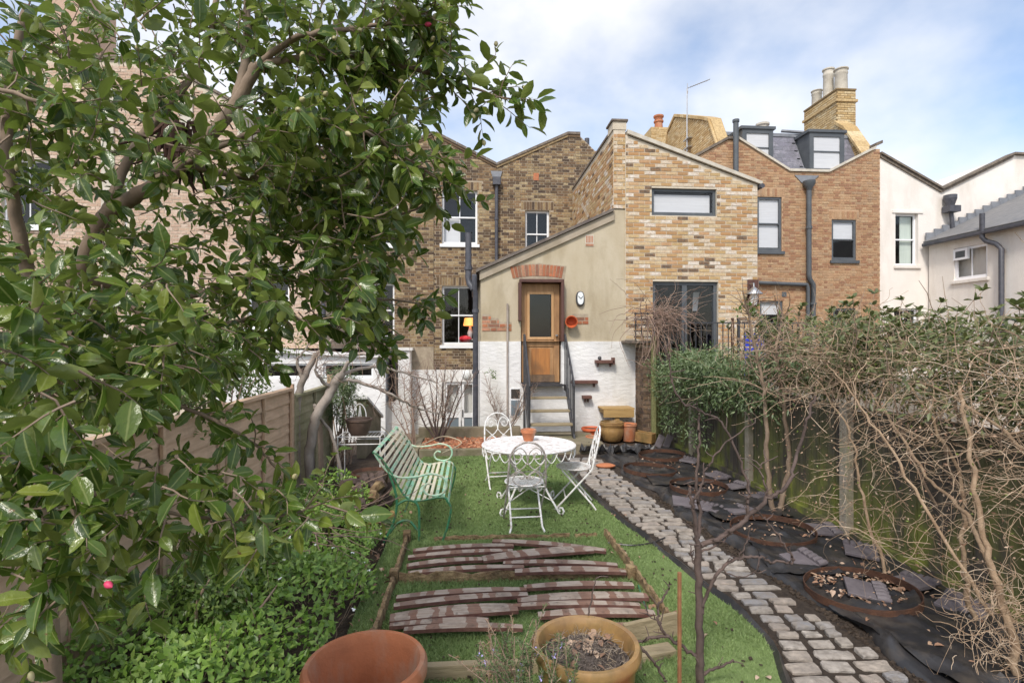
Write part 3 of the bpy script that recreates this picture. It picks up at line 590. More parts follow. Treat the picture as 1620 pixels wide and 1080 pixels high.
# ------------------------------------------------------------------ neighbour's extension of new yellow stock brick
h2 = thing('brick_extension', 'new yellow stock brick extension with a wide letterbox window', 'house extension', (4.4, YD, 0))
HW = (3.63, 4.98, 4.44, 4.99); HB = (3.65, 5.01, 1.0, 3.11)
out2 = [(3.33, .0), (5.84, .0), (5.84, 5.10), (3.09, 6.04), (3.09, 1.93), (3.33, 1.93)]
wall('wall', h2, F1, out2, [HW, HB], M['mortar_l'], back=4.35, base=.03)
F1e = front(YD-.03); bricks(h2, F1e, [(3.34, 1.2), (5.835, 1.2), (5.835, 5.06), (3.10, 6.0), (3.10, 1.94), (3.34, 1.94)], [HW, HB], M['stock_new'], (3.6, 3.9), bond='stretcher', seed=21)
pa = [(2.85, 4.56), (3.09, 4.56), (3.09, 6.14), (2.85, 6.14)]
wall('party_wall_end', h2, F1, pa, [], M['mortar_l'], back=4.35, base=.02); bricks(h2, front(YD-.02), [(2.855, 4.56), (3.085, 4.56), (3.085, 6.1), (2.855, 6.1)], [], M['stock_new'], (3, 5), bond='stretcher', seed=22, cap=40)
bricks(h2, left(2.85), [(YD+.0, 4.3), (YM-.1, 3.2), (YM-.1, 6.12), (YD+.0, 6.12)], [], M['stock_new'], (YD+.5, 5.4), bond='stretcher', seed=23, cap=140)
q = MB(); q.box(2.83, 3.11, YD-.03, YD+.36, 6.142, 6.30); q.build('pier_cap', M['mortar_l'], h2); q = MB(); q.box(2.80, 3.14, YD-.06, YD+.40, 6.302, 6.35); q.build('coping', M['coping'], h2, bevel=.01)
q = MB(); q.box(2.82, 3.11, YD+.37, YM-.1, 6.142, 6.19); q.build('coping', M['coping'], h2)
q = MB(); q.ext([(3.12, YD-.09, 6.05), (5.92, YD-.09, 5.09), (5.92, YD-.09, 5.16), (3.12, YD-.09, 6.13)], (0, 4.4, 0)); q.build('roof', M['stonecop'], h2)
q = MB(); q.tube([(5.90, YD-.12, 5.06), (5.90, YM, 5.06)], .05, 8); q.build('gutter', M['pipe'], h2, smooth=True)
window(h2, F1e, HW, M['anth'], bars=(1, 1), split=False, inset=.05, fw=.06, backing=[(M['blind_or_reflection'], 0, .97, 0, .90, .07)])  # white sheet behind this pane imitates a bright ceiling reflection, no real blind
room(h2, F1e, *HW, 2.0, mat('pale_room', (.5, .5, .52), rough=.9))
b_ = MB(); fbox(b_, F1e, 3.65, 3.72, 1.0, 3.11, -.14, -.06); fbox(b_, F1e, 4.94, 5.01, 1.0, 3.11, -.14, -.06); fbox(b_, F1e, 4.28, 4.38, 1.0, 3.04, -.14, -.06); fbox(b_, F1e, 3.72, 4.94, 3.04, 3.11, -.14, -.06)
bf = b_.build('glazed_door', M['anth'], h2)
for a, b in ((3.72, 4.28), (4.38, 4.94)): q = MB(); q.quad(F1e.p(a, 1.0, -.1), F1e.p(b, 1.0, -.1), F1e.p(b, 3.04, -.1), F1e.p(a, 3.04, -.1)); q.build('pane', M['glass'], bf)
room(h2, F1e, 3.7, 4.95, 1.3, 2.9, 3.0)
q = MB(); q.ext([(4.70, YD+.5, 2.55), (4.80, YD+.5, 2.55), (4.85, YD+.5, 2.95), (4.72, YD+.5, 2.95)], (0, .03, 0)); one('hanging_lampshade', 'white tapered lampshade behind the glazed doors', 'lamp', q, M['blind_or_reflection'])
# ------------------------------------------------------------------ neighbour's main wall and the brown brick house
h3 = thing('terraced_house', 'brown brick house with slate mansard roof and two grey dormers', 'house', (9.8, YM, -.8))
W1 = (8.28, 9.03, 4.52, 6.10); W2 = (10.55, 11.32, 4.28, 5.48); W3 = (8.36, 9.06, 1.3, 3.08); W4 = (10.6, 11.3, 1.2, 2.88)
out3 = [(3.52, -.8), (12.05, -.8), (12.05, 7.58), (11.9, 7.58), (10.45, 6.84), (9.25, 6.84), (7.72, 7.72), (7.40, 7.72), (5.4, 6.6), (3.52, 7.3)]
wall('wall', h3, F0, out3, [W1, W2, W3, W4], M['mortar_b'], back=5)
so3 = [(8.2, 9.11, 6.12, 6.34), (10.47, 11.4, 5.5, 5.72), (10.52, 11.38, 2.9, 3.1)]
bricks(h3, F0, [(5.7, .6), (12.045, .6), (12.045, 7.56), (11.9, 7.56), (10.45, 6.82), (9.25, 6.82), (7.72, 7.70), (7.40, 7.70), (5.7, 6.75)], [W1, W2, W3, W4], M['brown'], (9.9, 5.4), seed=31, soldiers=so3)
coping(h3, F0, [(7.72, 7.73), (9.25, 6.85), (10.45, 6.85), (11.9, 7.59)], M['stonecop'], th=.07, seg=.6)
coping(h3, F0, [(5.4, 6.62), (7.40, 7.73), (7.72, 7.73)], M['coping'], th=.08, seg=.5); coping(h3, F0, [(11.9, 7.66), (12.10, 7.74)], M['coping'], th=.09)
for w_, bk in ((W1, [(M['blind_or_reflection'], 0, 1, .02, 1, .06)]), (W2, [(M['blind_or_reflection'], 0, 1, .48, 1, .06)]), (W3, [(M['blind_or_reflection'], 0, 1, .8, 1, .06)]), (W4, [])):
    window(h3, F0, w_, M['anth'], bars=(1, 1), inset=.03, fw=.07, sill=M['anth'], backing=bk); room(h3, F0, *w_)
q = MB(); q.ext([F0.p(9.40, 6.74, .03), F0.p(10.15, 6.74, .03), F0.p(9.88, 6.52, .03), F0.p(9.62, 6.52, .03)], (0, .04, 0)); q.build('lead_chute', M['lead'], h3)
q = MB(); q.lathe([(.07, 6.28), (.09, 6.34), (.16, 6.44), (.17, 6.54), (.001, 6.54)], 14, (9.77, YM-.14, 0)); q.build('hopper_head', M['anth'], h3, smooth=True)
pipe(h3, [(9.77, YM-.13, 6.3), (9.77, YM-.13, 3.85), (9.79, YM-.12, 3.72), (9.92, YM-.1, 3.55), (9.92, YM-.1, .5)], .07, M['anth'], collars=[(9.77, YM-.13, 5.2), (9.92, YM-.1, 3.0)])
pipe(h3, [(8.0, YM-.1, 3.60), (9.6, YM-.1, 3.55), (9.72, YM-.1, 3.55), (9.76, YM-.1, 3.45), (9.76, YM-.1, .6)], .055, M['anth'], name='waste_pipe')
pipe(h3, [(7.58, YM-.12, 6.2), (7.58, YM-.12, 8.25)], .075, M['anth'], name='soil_stack', collars=[(7.58, YM-.12, 8.22)])
q = MB(); fbox(q, F0, 9.02, 9.16, 3.2, 3.34, 0, .02); q.build('vent', M['anth'], h3)
# mansard: slated slope, each slate its own piece
mroof = MB(); mroof.ext([(7.75, 15.30, 6.86), (11.9, 15.30, 6.86), (11.9, 15.95, 8.25), (7.75, 15.95, 8.25)], (0, .5, 0)); mr = mroof.build('mansard_roof', M['lead'], h3)
sl = MB(); sl.box(-.118, .118, 0, .012, 0, .24); slm = sl.mesh('slate'); slm.materials.append(M['slate']); tilt = math.atan2(.65, 1.39); rg = random.Random(5)
for r in range(9):
    for k in range(18):
        x = 7.9+k*.24+(.12 if r % 2 else 0); f = r*.155/1.535
        if (7.80 < x < 8.90 and r > 0) or (9.90 < x < 11.12 and r > 0) or x > 11.8: continue
        o = bpy.data.objects.new('slate', slm); link(o, h3); o.location = Vector((x, 15.28+.65*f-.018, 6.87+1.39*f))-wloc(h3); o.rotation_euler = (-tilt-.02+rg.uniform(-.01, .01), 0, 0)
q = MB(); q.ext([(7.7, 15.90, 8.24), (11.95, 15.90, 8.24), (11.95, 17.6, 8.90), (7.7, 17.6, 8.90)], (0, 0, .05)); q.build('upper_roof', M['slate'], h3)
q = MB(); q.box(7.7, 11.95, 15.86, 15.95, 8.20, 8.30); q.build('roof_flashing', M['lead'], h3)
q = MB(); q.bar((9.6, 15.98, 8.42), (10.3, 15.75, 8.30), .12, .05); q.build('roof_window', M['lead'], h3)
for x0, x1, z0, z1 in ((7.92, 8.86, 6.98, 8.12), (9.98, 11.06, 6.90, 8.08)):
    Yd = 15.18; Fd = front(Yd)
    q = MB(); q.box(x0, x1, Yd+.03, 16.3, z0, z1); q.box(x0-.06, x1+.06, Yd-.06, 16.4, z1, z1+.08); dm = q.build('dormer', M['anth'], h3)
    q = MB(); fbox(q, Fd, x0+.0, x0+.13, z0, z1, -.03, .02); fbox(q, Fd, x1-.13, x1, z0, z1, -.03, .02); fbox(q, Fd, x0+.13, x1-.13, z1-.12, z1, -.03, .02); fbox(q, Fd, x0+.13, x1-.13, z0, z0+.12, -.03, .02); zm = (z0+z1)/2+.03
    fbox(q, Fd, x0+.13, x1-.13, zm-.02, zm+.02, -.03, .012); q.build('window_frame', M['anth'], dm)
    for c_, d_ in ((z0+.12, zm-.02), (zm+.02, z1-.12)):
        q = MB(); q.quad(Fd.p(x0+.13, c_, -.005), Fd.p(x1-.13, c_, -.005), Fd.p(x1-.13, d_, -.005), Fd.p(x0+.13, d_, -.005)); q.build('pane', M['glass'], dm)
        q = MB(); fbox(q, Fd, x0+.13, x1-.13, c_, d_, -.028, -.012); q.build('blind_or_reflection', M['blind_or_reflection'], dm)
# side wall of the mansard next door, pale yellow brick, seen edge-on from the left
gs = [(15.35, 7.35), (15.55, 7.7), (16.15, 8.72), (16.6, 8.95), (18.9, 10.0), (19.6, 9.7), (20.3, 8.0), (20.3, 7.0), (15.35, 7.0)]
FG = left(7.36)
wall('mansard_side_wall', h3, FG, gs, [], M['mortar_g'], back=.34); bricks(h3, FG, gs, [], M['gable'], (16.5, 8), bond='stretcher', seed=41, cap=60)
coping(h3, FG, [(15.55, 7.7), (16.15, 8.73), (16.6, 8.96), (18.9, 10.01), (19.6, 9.71), (20.3, 8.01)], M['gable'], th=.10, over=.05, seg=.3, n1=.44)
bricks(h3, front(15.34), [(7.37, 7.0), (7.69, 7.0), (7.69, 7.3), (7.37, 7.3)], [], M['gable'], (7.5, 7.2), seed=42)
q = MB(); gp = [(7.38, 15.54, 7.7), (7.70, 15.54, 7.7), (7.70, 16.12, 8.74), (7.38, 16.12, 8.74)]; q.ext(gp, (0, -.06, .03)); q.build('gable_end', M['gable'], h3)
# right gable shoulder behind the mansard
FG2 = left(11.72); gs2 = [(15.2, 7.35), (15.45, 7.7), (16.05, 8.55), (16.5, 8.9), (16.5, 7.2), (15.2, 7.2)]
wall('mansard_side_wall', h3, FG2, gs2, [], M['mortar_g'], back=.36); bricks(h3, FG2, gs2, [], M['gable'], (15.8, 8), bond='stretcher', seed=43, cap=30)
coping(h3, FG2, [(15.2, 7.36), (15.45, 7.71), (16.05, 8.56), (16.5, 8.91)], M['gable'], th=.11, over=.05, seg=.25, n1=.46)
# chimney stack
ck = thing('chimney_stack', 'tall pale yellow brick chimney stack with three pots', 'chimney', (11.9, 17.0, 7))
CX0, CX1, CY0, CY1, CZ = 11.78, 12.42, 16.5, 18.2, 10.02
q = MB(); q.box(CX0, CX1, CY0, CY1, 7, CZ); q.build('stack_core', M['mortar_g'], ck)
bricks(ck, front(CY0), [(CX0, 7.2), (CX1, 7.2), (CX1, CZ), (CX0, CZ)], [], M['gable'], (11.9, 9.3), bond='stretcher', seed=51, cap=120)
bricks(ck, left(CX0), [(CY0, 7.2), (CY1, 7.2), (CY1, CZ), (CY0, CZ)], [], M['gable'], (17, 9.3), bond='stretcher', seed=52, cap=120)
q = MB(); q.box(CX0-.05, CX1+.05, CY0-.05, CY1+.05, CZ-.38, CZ-.30); q.build('band_course', M['gable'], ck)
q = MB(); q.box(CX0-.02, CX1+.02, CY0-.02, CY1+.02, CZ, CZ+.05); q.build('cap', M['mortar_g'], ck)
for x, y, r, h_ in ((12.08, 17.95, .17, .62), (12.02, 17.25, .17, 1.02), (12.14, 16.8, .20, .80)):
    q = MB(); q.lathe([(r, 0), (r*.93, h_*.75), (r*1.02, h_*.78), (r*1.02, h_*.84), (r*.92, h_*.86), (r*.95, h_*.95), (r*1.12, h_*.96), (r*1.12, h_), (r*.8, h_), (r*.8, h_*.7)], 18, (x, y, CZ+.02)); q.build('chimney_pot', M['stonecop'], ck, smooth=True)
c2 = thing('chimney_stack', 'small distant brick chimney with a red pot behind the pale gable', 'chimney', (7.0, 20.5, 7))
q = MB(); q.box(7.0, 7.7, 20.45, 22.4, 7, 10.25); q.build('stack', M['gable'], c2); bricks(c2, front(20.45), [(7.0, 7.6), (7.7, 7.6), (7.7, 10.25), (7.0, 10.25)], [], M['gable'], (7, 9.5), bond='stretcher', seed=53, cap=60)
q = MB(); q.lathe([(.17, 0), (.15, .3), (.19, .32), (.19, .38), (.14, .40), (.17, .5), (.20, .52), (.20, .58), (.1, .6)], 16, (7.42, 20.8, 10.25)); q.build('chimney_pot', M['terra'], c2, smooth=True)
q = MB(); q.lathe([(.17, 0), (.17, .28), (.22, .30), (.22, .36), (.1, .38)], 16, (9.85, 17.5, 8.9)); one('roof_vent_pot', 'short pale clay pot on the slate roof ridge', 'chimney pot', q, M['stonecop'], smooth=True)
ae = thing('television_aerial', 'thin television aerial on a pole fixed to the pale gable', 'aerial', (7.2, 18, 8.2))
ap = onx(1087, 240, 7.25); at_ = onx(1087, 140, 7.25); Ya = ap.y
q = MB(); q.tube([ap, (7.25, Ya, at_.z)], .022, 6); q.build('pole', M['silver'], ae)
tip = at(1123, 126, Ya-.3); hd = Vector((7.25, Ya, at_.z))
q = MB(); q.tube([hd, tip], .012, 5); q.build('boom', M['silver'], ae)
for i in range(9):
    p = hd.lerp(tip, .12+i*.1); q = MB(); q.tube([p+Vector((0, -.16, -.03)), p+Vector((0, .16, .03))], .006, 4); q.build('element', M['silver'], ae)
q = MB(); q.bar(hd+Vector((-.02, -.1, -.18)), hd+Vector((.05, .1, .18)), .02, .10); q.build('reflector', M['silver'], ae)
q = MB(); q.box(7.2, 7.36, Ya-.2, Ya+.2, ap.z+.1, ap.z+.13); q.box(7.2, 7.36, Ya-.2, Ya+.2, ap.z+.4, ap.z+.43); q.build('bracket', M['silver'], ae)
# ------------------------------------------------------------------ white house with slate-roofed extension
h4 = thing('terraced_house', 'white rendered house with V-shaped parapet and a slate lean-to extension', 'house', (13.8, YM, -.8))
V1 = (12.56, 13.28, 4.16, 5.70); V2 = (12.52, 13.30, 1.0, 2.88)
out4 = [(12.052, -.8), (17.2, -.8), (17.2, 7.5), (16.3, 7.52), (14.0, 6.42), (12.052, 7.42)]
wall('wall', h4, F0, out4, [V1, V2], M['whitehouse'], back=5, base=-.03)
F4 = front(YM+.03)
coping(h4, F4, [(12.06, 7.43), (14.0, 6.43), (16.3, 7.53), (17.2, 7.51)], M['coping'], th=.06, over=.10, seg=.4)
coping(h4, F4, [(12.06, 7.34), (14.0, 6.34), (16.3, 7.44)], M['coping'], th=.08, over=.05, seg=.12, name='dentil')
window(h4, F4, V1, M['upvc'], bars=(1, 1), inset=.11, fw=.05, sill=M['whitehouse'], backing=[(M['curtain'], .42, 1, 0, 1, .1), (M['blind_or_reflection'], .0, .0001, 0, .0001, .1)][:1]); room(h4, F4, *V1)
window(h4, F4, V2, M['upvc'], bars=(2, 1), inset=.11, fw=.05); room(h4, F4, *V2)
q = MB(); fbox(q, F4, 12.45, 13.42, 5.71, 5.78, 0, .03); q.build('lintel', M['whitehouse'], h4)
q = MB(); q.box(14.0, 14.35, YM-.28, YM-.0, 5.72, 5.90); q.lathe([(.10, 5.9), (.17, 6.12), (.17, 6.22)], 12, (14.14, YM-.14, 0)); q.build('hopper_head', M['pipe'], h4)
pipe(h4, [(14.18, YM-.12, 5.75), (14.28, YM-.12, 4.9)], .055)
FX = left(13.56); V3 = (onx(1562, 400, 13.56).y, onx(1509, 400, 13.56).y, 3.60, 4.50)
wall('extension_wall', h4, FX, [(6.5, -.8), (YM-.04, -.8), (YM-.04, 4.78), (6.5, 4.78)], [V3], M['whitehouse'], back=.3)
window(h4, FX, V3, M['upvc'], bars=(2, 1), split=False, inset=.04, fw=.07, sill=M['whitehouse']); room(h4, FX, *V3)
q = MB(); fbox(q, FX, (V3[0]+V3[1])/2+.03, V3[1]-.03, 4.16, 4.46, -.02, .05); q.build('top_hung_casement', M['upvc'], h4); q = MB(); fbox(q, FX, (V3[0]+V3[1])/2+.10, V3[1]-.10, 4.22, 4.40, .05, .054); q.build('pane', M['anth'], h4)
q = MB(); q.ext([(13.38, 6.4, 4.78), (13.38, YM-.04, 4.78), (17.2, YM-.04, 6.55), (17.2, 6.4, 6.55)], (0, 0, .05)); er = q.build('extension_roof', M['slate_grey'], h4)
for r in range(14):
    f = r/14; q = MB(); q.ext([(13.36+3.82*f, 6.4, 4.83+1.77*f), (13.36+3.82*f, YM-.05, 4.83+1.77*f), (13.36+3.82*(f+.085), YM-.05, 4.842+1.77*(f+.085)), (13.36+3.82*(f+.085), 6.4, 4.842+1.77*(f+.085))], (0, 0, .018)); q.build('slate_course', M['slate_grey'], er)
for k in range(14):
    q = MB(); q.box(13.45+k*.26, 13.72+k*.26, YM-.075, YM-.03, 4.85+k*.12, 5.12+k*.12); q.build('stepped_flashing', M['lead'], h4)
q = MB(); q.box(13.30, 13.40, 6.4, YM-.06, 4.70, 4.79); q.build('gutter', M['pipe'], h4, bevel=.02)
py = onx(1556, 400, 13.4).y
pipe(h4, [(13.36, py, 5.25), (13.36, py, 4.62), (13.42, py-.05, 4.52), (13.44, py-.3, 4.40), (13.46, py-.42, 4.25), (13.46, py-.42, 1.2)], .06)
# ------------------------------------------------------------------ houses on the left, seen through the camellia
h5 = thing('terraced_house', 'stock brick house on the left half hidden by the camellia', 'house', (-3.2, YM, -.8))
A1 = (-2.9, -2.0, 4.55, 6.1); A2 = (-4.6, -3.8, 4.55, 6.1); A3 = (-3.0, -2.1, 2.0, 3.5)
out5 = [(-5.3, -.8), (-1.03, -.8), (-1.03, 7.62), (-3.15, 6.75), (-5.3, 7.62)]
wall('wall', h5, F0, out5, [A1, A2, A3], M['mortar_d'], back=5)
bricks(h5, F0, [(-5.3, 1.75), (-1.03, 1.75), (-1.03, 7.6), (-3.15, 6.73), (-5.3, 7.6)], [A1, A2, A3], M['stock_dark'], (-1.6, 4.0), seed=61)
coping(h5, F0, [(-5.3, 7.63), (-3.15, 6.76), (-1.03, 7.63)], M['coping'], bandm=M['stock_dark'])
for a_ in (A1, A2, A3): window(h5, F0, a_, M['white'], sill=M['white']); room(h5, F0, *a_)
q = MB(); q.box(-2.45, -1.62, 14.6, YM-.02, -.8, 1.66); wl_ = q.build('white_base_wall', M['whitewash'], h5); q = MB(); q.box(-2.5, -1.56, 14.55, YM-.02, 1.66, 1.73); q.build('base_coping', M['whitewash'], h5)
h6 = thing('rear_extension', 'left neighbour\'s brick extension with a sloping slate roof', 'house extension', (-4.2, 12, -.8))
EX = [(-7.4, -.8), (-3.35, -.8), (-3.35, 4.05), (-4.6, 4.75), (-7.4, 6.3)]; F6 = front(12.2)
E1 = (-4.9, -4.0, 2.2, 3.6)
wall('wall', h6, F6, EX, [E1], M['mortar_l'], back=2.75); bricks(h6, F6, [(-7.3, 1.6), (-3.36, 1.6), (-3.36, 4.0), (-4.6, 4.7), (-7.3, 6.2)], [E1], M['pinkbrick'], (-4, 3), seed=62)
q = MB(); q.ext([F6.p(-3.2, 4.0, .1), F6.p(-7.5, 6.38, .1), F6.p(-7.5, 6.46, .1), F6.p(-3.2, 4.08, .1)], (0, 2.8, 0)); q.build('roof', M['slate_grey'], h6)
q = MB(); q.tube([(-3.15, 12.05, 3.98), (-3.15, 14.9, 3.98)], .06, 8); q.build('gutter', M['pipe'], h6); pipe(h6, [(-3.24, 12.12, 3.95), (-3.24, 12.12, .0)], .05)
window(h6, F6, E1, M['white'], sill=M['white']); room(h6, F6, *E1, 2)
h7 = thing('terraced_house', 'farthest left brick house with a tall stack behind the camellia leaves', 'house', (-9, 13.5, -.8))
F7 = front(13.5); out7 = [(-13, -.8), (-5.6, -.8), (-5.6, 7.6), (-7.5, 8.6), (-10.2, 8.6), (-13, 7.6)]; B1 = (-8.3, -7.2, 4.6, 6.2); B2 = (-11, -9.9, 4.6, 6.2)
wall('wall', h7, F7, out7, [B1, B2], M['mortar_l'], back=6); bricks(h7, F7, [(-12.9, 1.5), (-5.62, 1.5), (-5.62, 7.5), (-7.5, 8.5), (-10.2, 8.5), (-12.9, 7.5)], [B1, B2], M['pinkbrick'], (-8, 6), seed=63)
for a_ in (B1, B2): window(h7, F7, a_, M['white'], sill=M['white']); room(h7, F7, *a_)
coping(h7, F7, [(-13, 7.61), (-10.2, 8.61), (-7.5, 8.61), (-5.6, 7.61)], M['coping'], seg=.6)
q = MB(); q.box(-10.4, -9.5, 14, 15.2, 8, 10.6); q.build('chimney_stack', M['pinkbrick'], h7)
for u in (-8.75, -6.95, -11.4): q = MB(); fbox(q, F7, u, u+.28, 1.5, 7.9, .008, .05); q.build('pilaster', M['stonecop'], h7)
# low white outhouse and its sloping white wall behind the left fence
h8 = thing('outhouse', 'low white outhouse with dark strip windows behind the left fence', 'outhouse', (-4, 11.5, -.8))
F8 = front(11.2); S1 = (-4.3, -3.3, 1.15, 1.45); S2 = (-3.0, -2.0, 1.15, 1.45)
wall('wall', h8, F8, [(-5.2, -.8), (-1.75, -.8), (-1.75, 1.55), (-5.2, 1.75)], [S1, S2], M['whitewash'], back=.9)
for s_ in (S1, S2): window(h8, F8, s_, M['white'], bars=(2, 1), split=False, inset=.04, fw=.04); room(h8, F8, *s_, .8)
q = MB(); q.ext([F8.p(-5.3, 1.76, .1), F8.p(-1.68, 1.555, .1), F8.p(-1.68, 1.62, .1), F8.p(-5.3, 1.825, .1)], (0, 1.1, 0)); q.build('roof', M['whitewash'], h8)
t = thing('sloping_wall', 'low concrete wall with sloping white coping left of the bare shrub', 'wall', (-1.75, 9.9, 0))
q = MB(); q.ext([(-1.85, 8.9, 0), (-1.85, 10.4, 0), (-1.85, 10.4, .45), (-1.85, 8.9, .95)], (.14, 0, 0)); q.build('wall', M['concrete'], t)
q = MB(); q.ext([(-1.89, 8.85, .97), (-1.89, 10.45, .44), (-1.89, 10.45, .49), (-1.89, 8.85, 1.02)], (.22, 0, 0)); q.build('coping', M['whitewash'], t)
# ------------------------------------------------------------------ lawn, path, patio
rg = random.Random(11)
def inpoly(x, y, P):
    c = False; j = len(P)-1
    for i in range(len(P)):
        if (P[i][1] > y) != (P[j][1] > y) and x < (P[j][0]-P[i][0])*(y-P[i][1])/(P[j][1]-P[i][1])+P[i][0]: c = not c
        j = i
    return c
def lerp_edge(E, y):
    if y <= E[0][1]: return E[0][0]
    for (x0, y0), (x1, y1) in zip(E, E[1:]):
        if y0 <= y <= y1: return x0+(x1-x0)*(y-y0)/(y1-y0)
    return E[-1][0]
def smooth_edge(E): return [tuple(p) for p in curve_pts(E, 6)]
LE = smooth_edge([(-.55, 1.6), (-.55, 2.4), (-.78, 3.2), (-.80, 4.5), (-.80, 5.2), (-.95, 6.0), (-1.0, 7.4), (-.78, 8.82)])
RE = smooth_edge([(1.2, 1.6), (1.52, 2.3), (1.72, 2.87), (1.86, 3.23), (1.86, 3.62), (1.76, 4.12), (1.68, 4.93), (1.55, 5.66), (1.44, 7.08), (1.42, 8.82)])
lawn_poly = LE + RE[::-1]
lm = MB(); ys = [1.6+i*.08 for i in range(91)]
for y0, y1 in zip(ys, ys[1:]):
    a0, b0, a1, b1 = lerp_edge(LE, y0), lerp_edge(RE, y0), lerp_edge(LE, y1), lerp_edge(RE, y1)
    for k in range(24):
        f, g_ = k/24, (k+1)/24; h = lambda x, y: .012+.012*math.sin(x*3.1+y*2)*math.sin(y*2.3-x)
        P = [(a0+(b0-a0)*f, y0), (a0+(b0-a0)*g_, y0), (a1+(b1-a1)*g_, y1), (a1+(b1-a1)*f, y1)]
        lm.quad(*[(x, y, h(x, y)) for x, y in P])
struct('lawn', lm, M['turf'], smooth=True)
def leaves(name, m, P, D, U, ln, wd, parent=None, kind=None, fold=.12, curl=.15, low=False, o0=None):
    """many leaves as one mesh; P base points, D directions, U face normals"""
    P = np.asarray(P, float); D = np.asarray(D, float); U = np.asarray(U, float); n = len(P)
    if n == 0: return None
    D /= np.linalg.norm(D, axis=1)[:, None]+1e-9; S = np.cross(D, U); S /= np.linalg.norm(S, axis=1)[:, None]+1e-9; U = np.cross(S, D)
    ln = np.broadcast_to(np.asarray(ln, float), (n,))[:, None]; wd = np.broadcast_to(np.asarray(wd, float), (n,))[:, None]
    if low == 'blade': T = [(0, 0, -.5, .5), (.0, 0, .5, .5), (1, -curl*.6, 0, .5)]; F = [(0, 1, 2)]
    elif low: T = [(0, 0, 0, .5), (.45, -curl*.2, -.5, 0), (.5, 0-fold-curl*.2, 0, .5), (.45, -curl*.2, .5, 1), (1, -curl, 0, .5)]; F = [(0, 2, 1), (0, 3, 2), (1, 2, 4), (2, 3, 4)]
    else:
        T = [(0, 0, 0, .5), (.2, fold*.5, -.34, 0), (.22, 0, 0, .5), (.2, fold*.5, .34, 1), (.50, fold*.7-curl*.2, -.50, 0), (.52, -curl*.2, 0, .5), (.50, fold*.7-curl*.2, .50, 1), (1, -curl, 0, .5), (.80, fold*.45-curl*.6, -.33, 0.05), (.80, fold*.45-curl*.6, .33, .95), (.82, -curl*.6, 0, .5)]
        F = [(0, 2, 1), (0, 3, 2), (1, 2, 5, 4), (2, 3, 6, 5), (4, 5, 10, 8), (5, 6, 9, 10), (8, 10, 7), (10, 9, 7)]
    nv = len(T); V = np.zeros((n, nv, 3)); UVv = np.zeros((nv, 2))
    for i, (t, u, s, uv) in enumerate(T):
        V[:, i] = P+D*ln*t+U*(ln*u)+S*(wd*s); UVv[i] = (uv, t)
    if o0 is None: o0 = wloc(parent)
    V -= np.array(o0); me = bpy.data.meshes.new(name)
    loops = np.concatenate([np.array(f) for f in F]); ls = np.array([len(f) for f in F]); nl = len(loops)
    me.vertices.add(n*nv); me.vertices.foreach_set('co', V.reshape(-1))
    me.loops.add(n*nl); me.loops.foreach_set('vertex_index', (loops[None, :]+np.arange(n)[:, None]*nv).reshape(-1).astype(np.int32))
    me.polygons.add(n*len(F)); st_ = np.concatenate([[0], np.cumsum(ls)[:-1]])
    me.polygons.foreach_set('loop_start', (st_[None, :]+np.arange(n)[:, None]*nl).reshape(-1).astype(np.int32))
    me.update(calc_edges=True); uvl = me.uv_layers.new(name='UVMap'); uvl.data.foreach_set('uv', np.tile(UVv[loops], (n, 1)).reshape(-1))
    me.polygons.foreach_set('use_smooth', [True]*(n*len(F))); me.materials.append(m)
    o = bpy.data.objects.new(name, me); link(o, parent); WL[o.name] = Vector(o0)
    if kind: o['kind'] = kind
    return o
nr = np.random.default_rng(7)
def rvec(n): v = nr.normal(size=(n, 3)); return v/np.linalg.norm(v, axis=1)[:, None]
# artificial grass blades: denser close to the camera
pts = []
bed = (-.60, 1.34, 3.03, 5.10)
while len(pts) < 150000:
    y = 1.9+7.0*(rg.random()**1.5); x = rg.uniform(-1.0, 1.95)
    if lerp_edge(LE, y)+.01 < x < lerp_edge(RE, y)-.01: pts.append((x, y, .014))
P = np.array(pts); n = len(P); D = rvec(n)*.75; D[:, 2] = np.abs(D[:, 2])*.5+.55; far = P[:, 1]
gl = leaves('lawn_grass', M['grassblade'], P, D, rvec(n), nr.uniform(.018, .034, n), .0028+.0009*far, kind='stuff', low='blade'); tag(gl, 'short green artificial turf blades over the lawn', 'grass', kind='stuff')
# edging strip of black membrane between lawn and path
em = MB(); ysm = [2.2+i*.1 for i in range(66)]
for y0, y1 in zip(ysm, ysm[1:]):
    q0, q1 = lerp_edge(RE, y0), lerp_edge(RE, y1); z0 = .02+.02*math.sin(y0*7)*math.sin(y0*2.3); z1 = .02+.02*math.sin(y1*7)*math.sin(y1*2.3); w0 = .05+.03*math.sin(y0*3.3); w1 = .05+.03*math.sin(y1*3.3)
    em.quad((q0-.01, y0, .016), (q0+.02, y0, .03+z0), (q1+.02, y1, .03+z1), (q1-.01, y1, .016)); em.quad((q0+.02, y0, .03+z0), (q0+w0+.02, y0, .0), (q1+w1+.02, y1, .0), (q1+.02, y1, .03+z1))
struct('lawn_edging', em, M['membrane'], smooth=True)
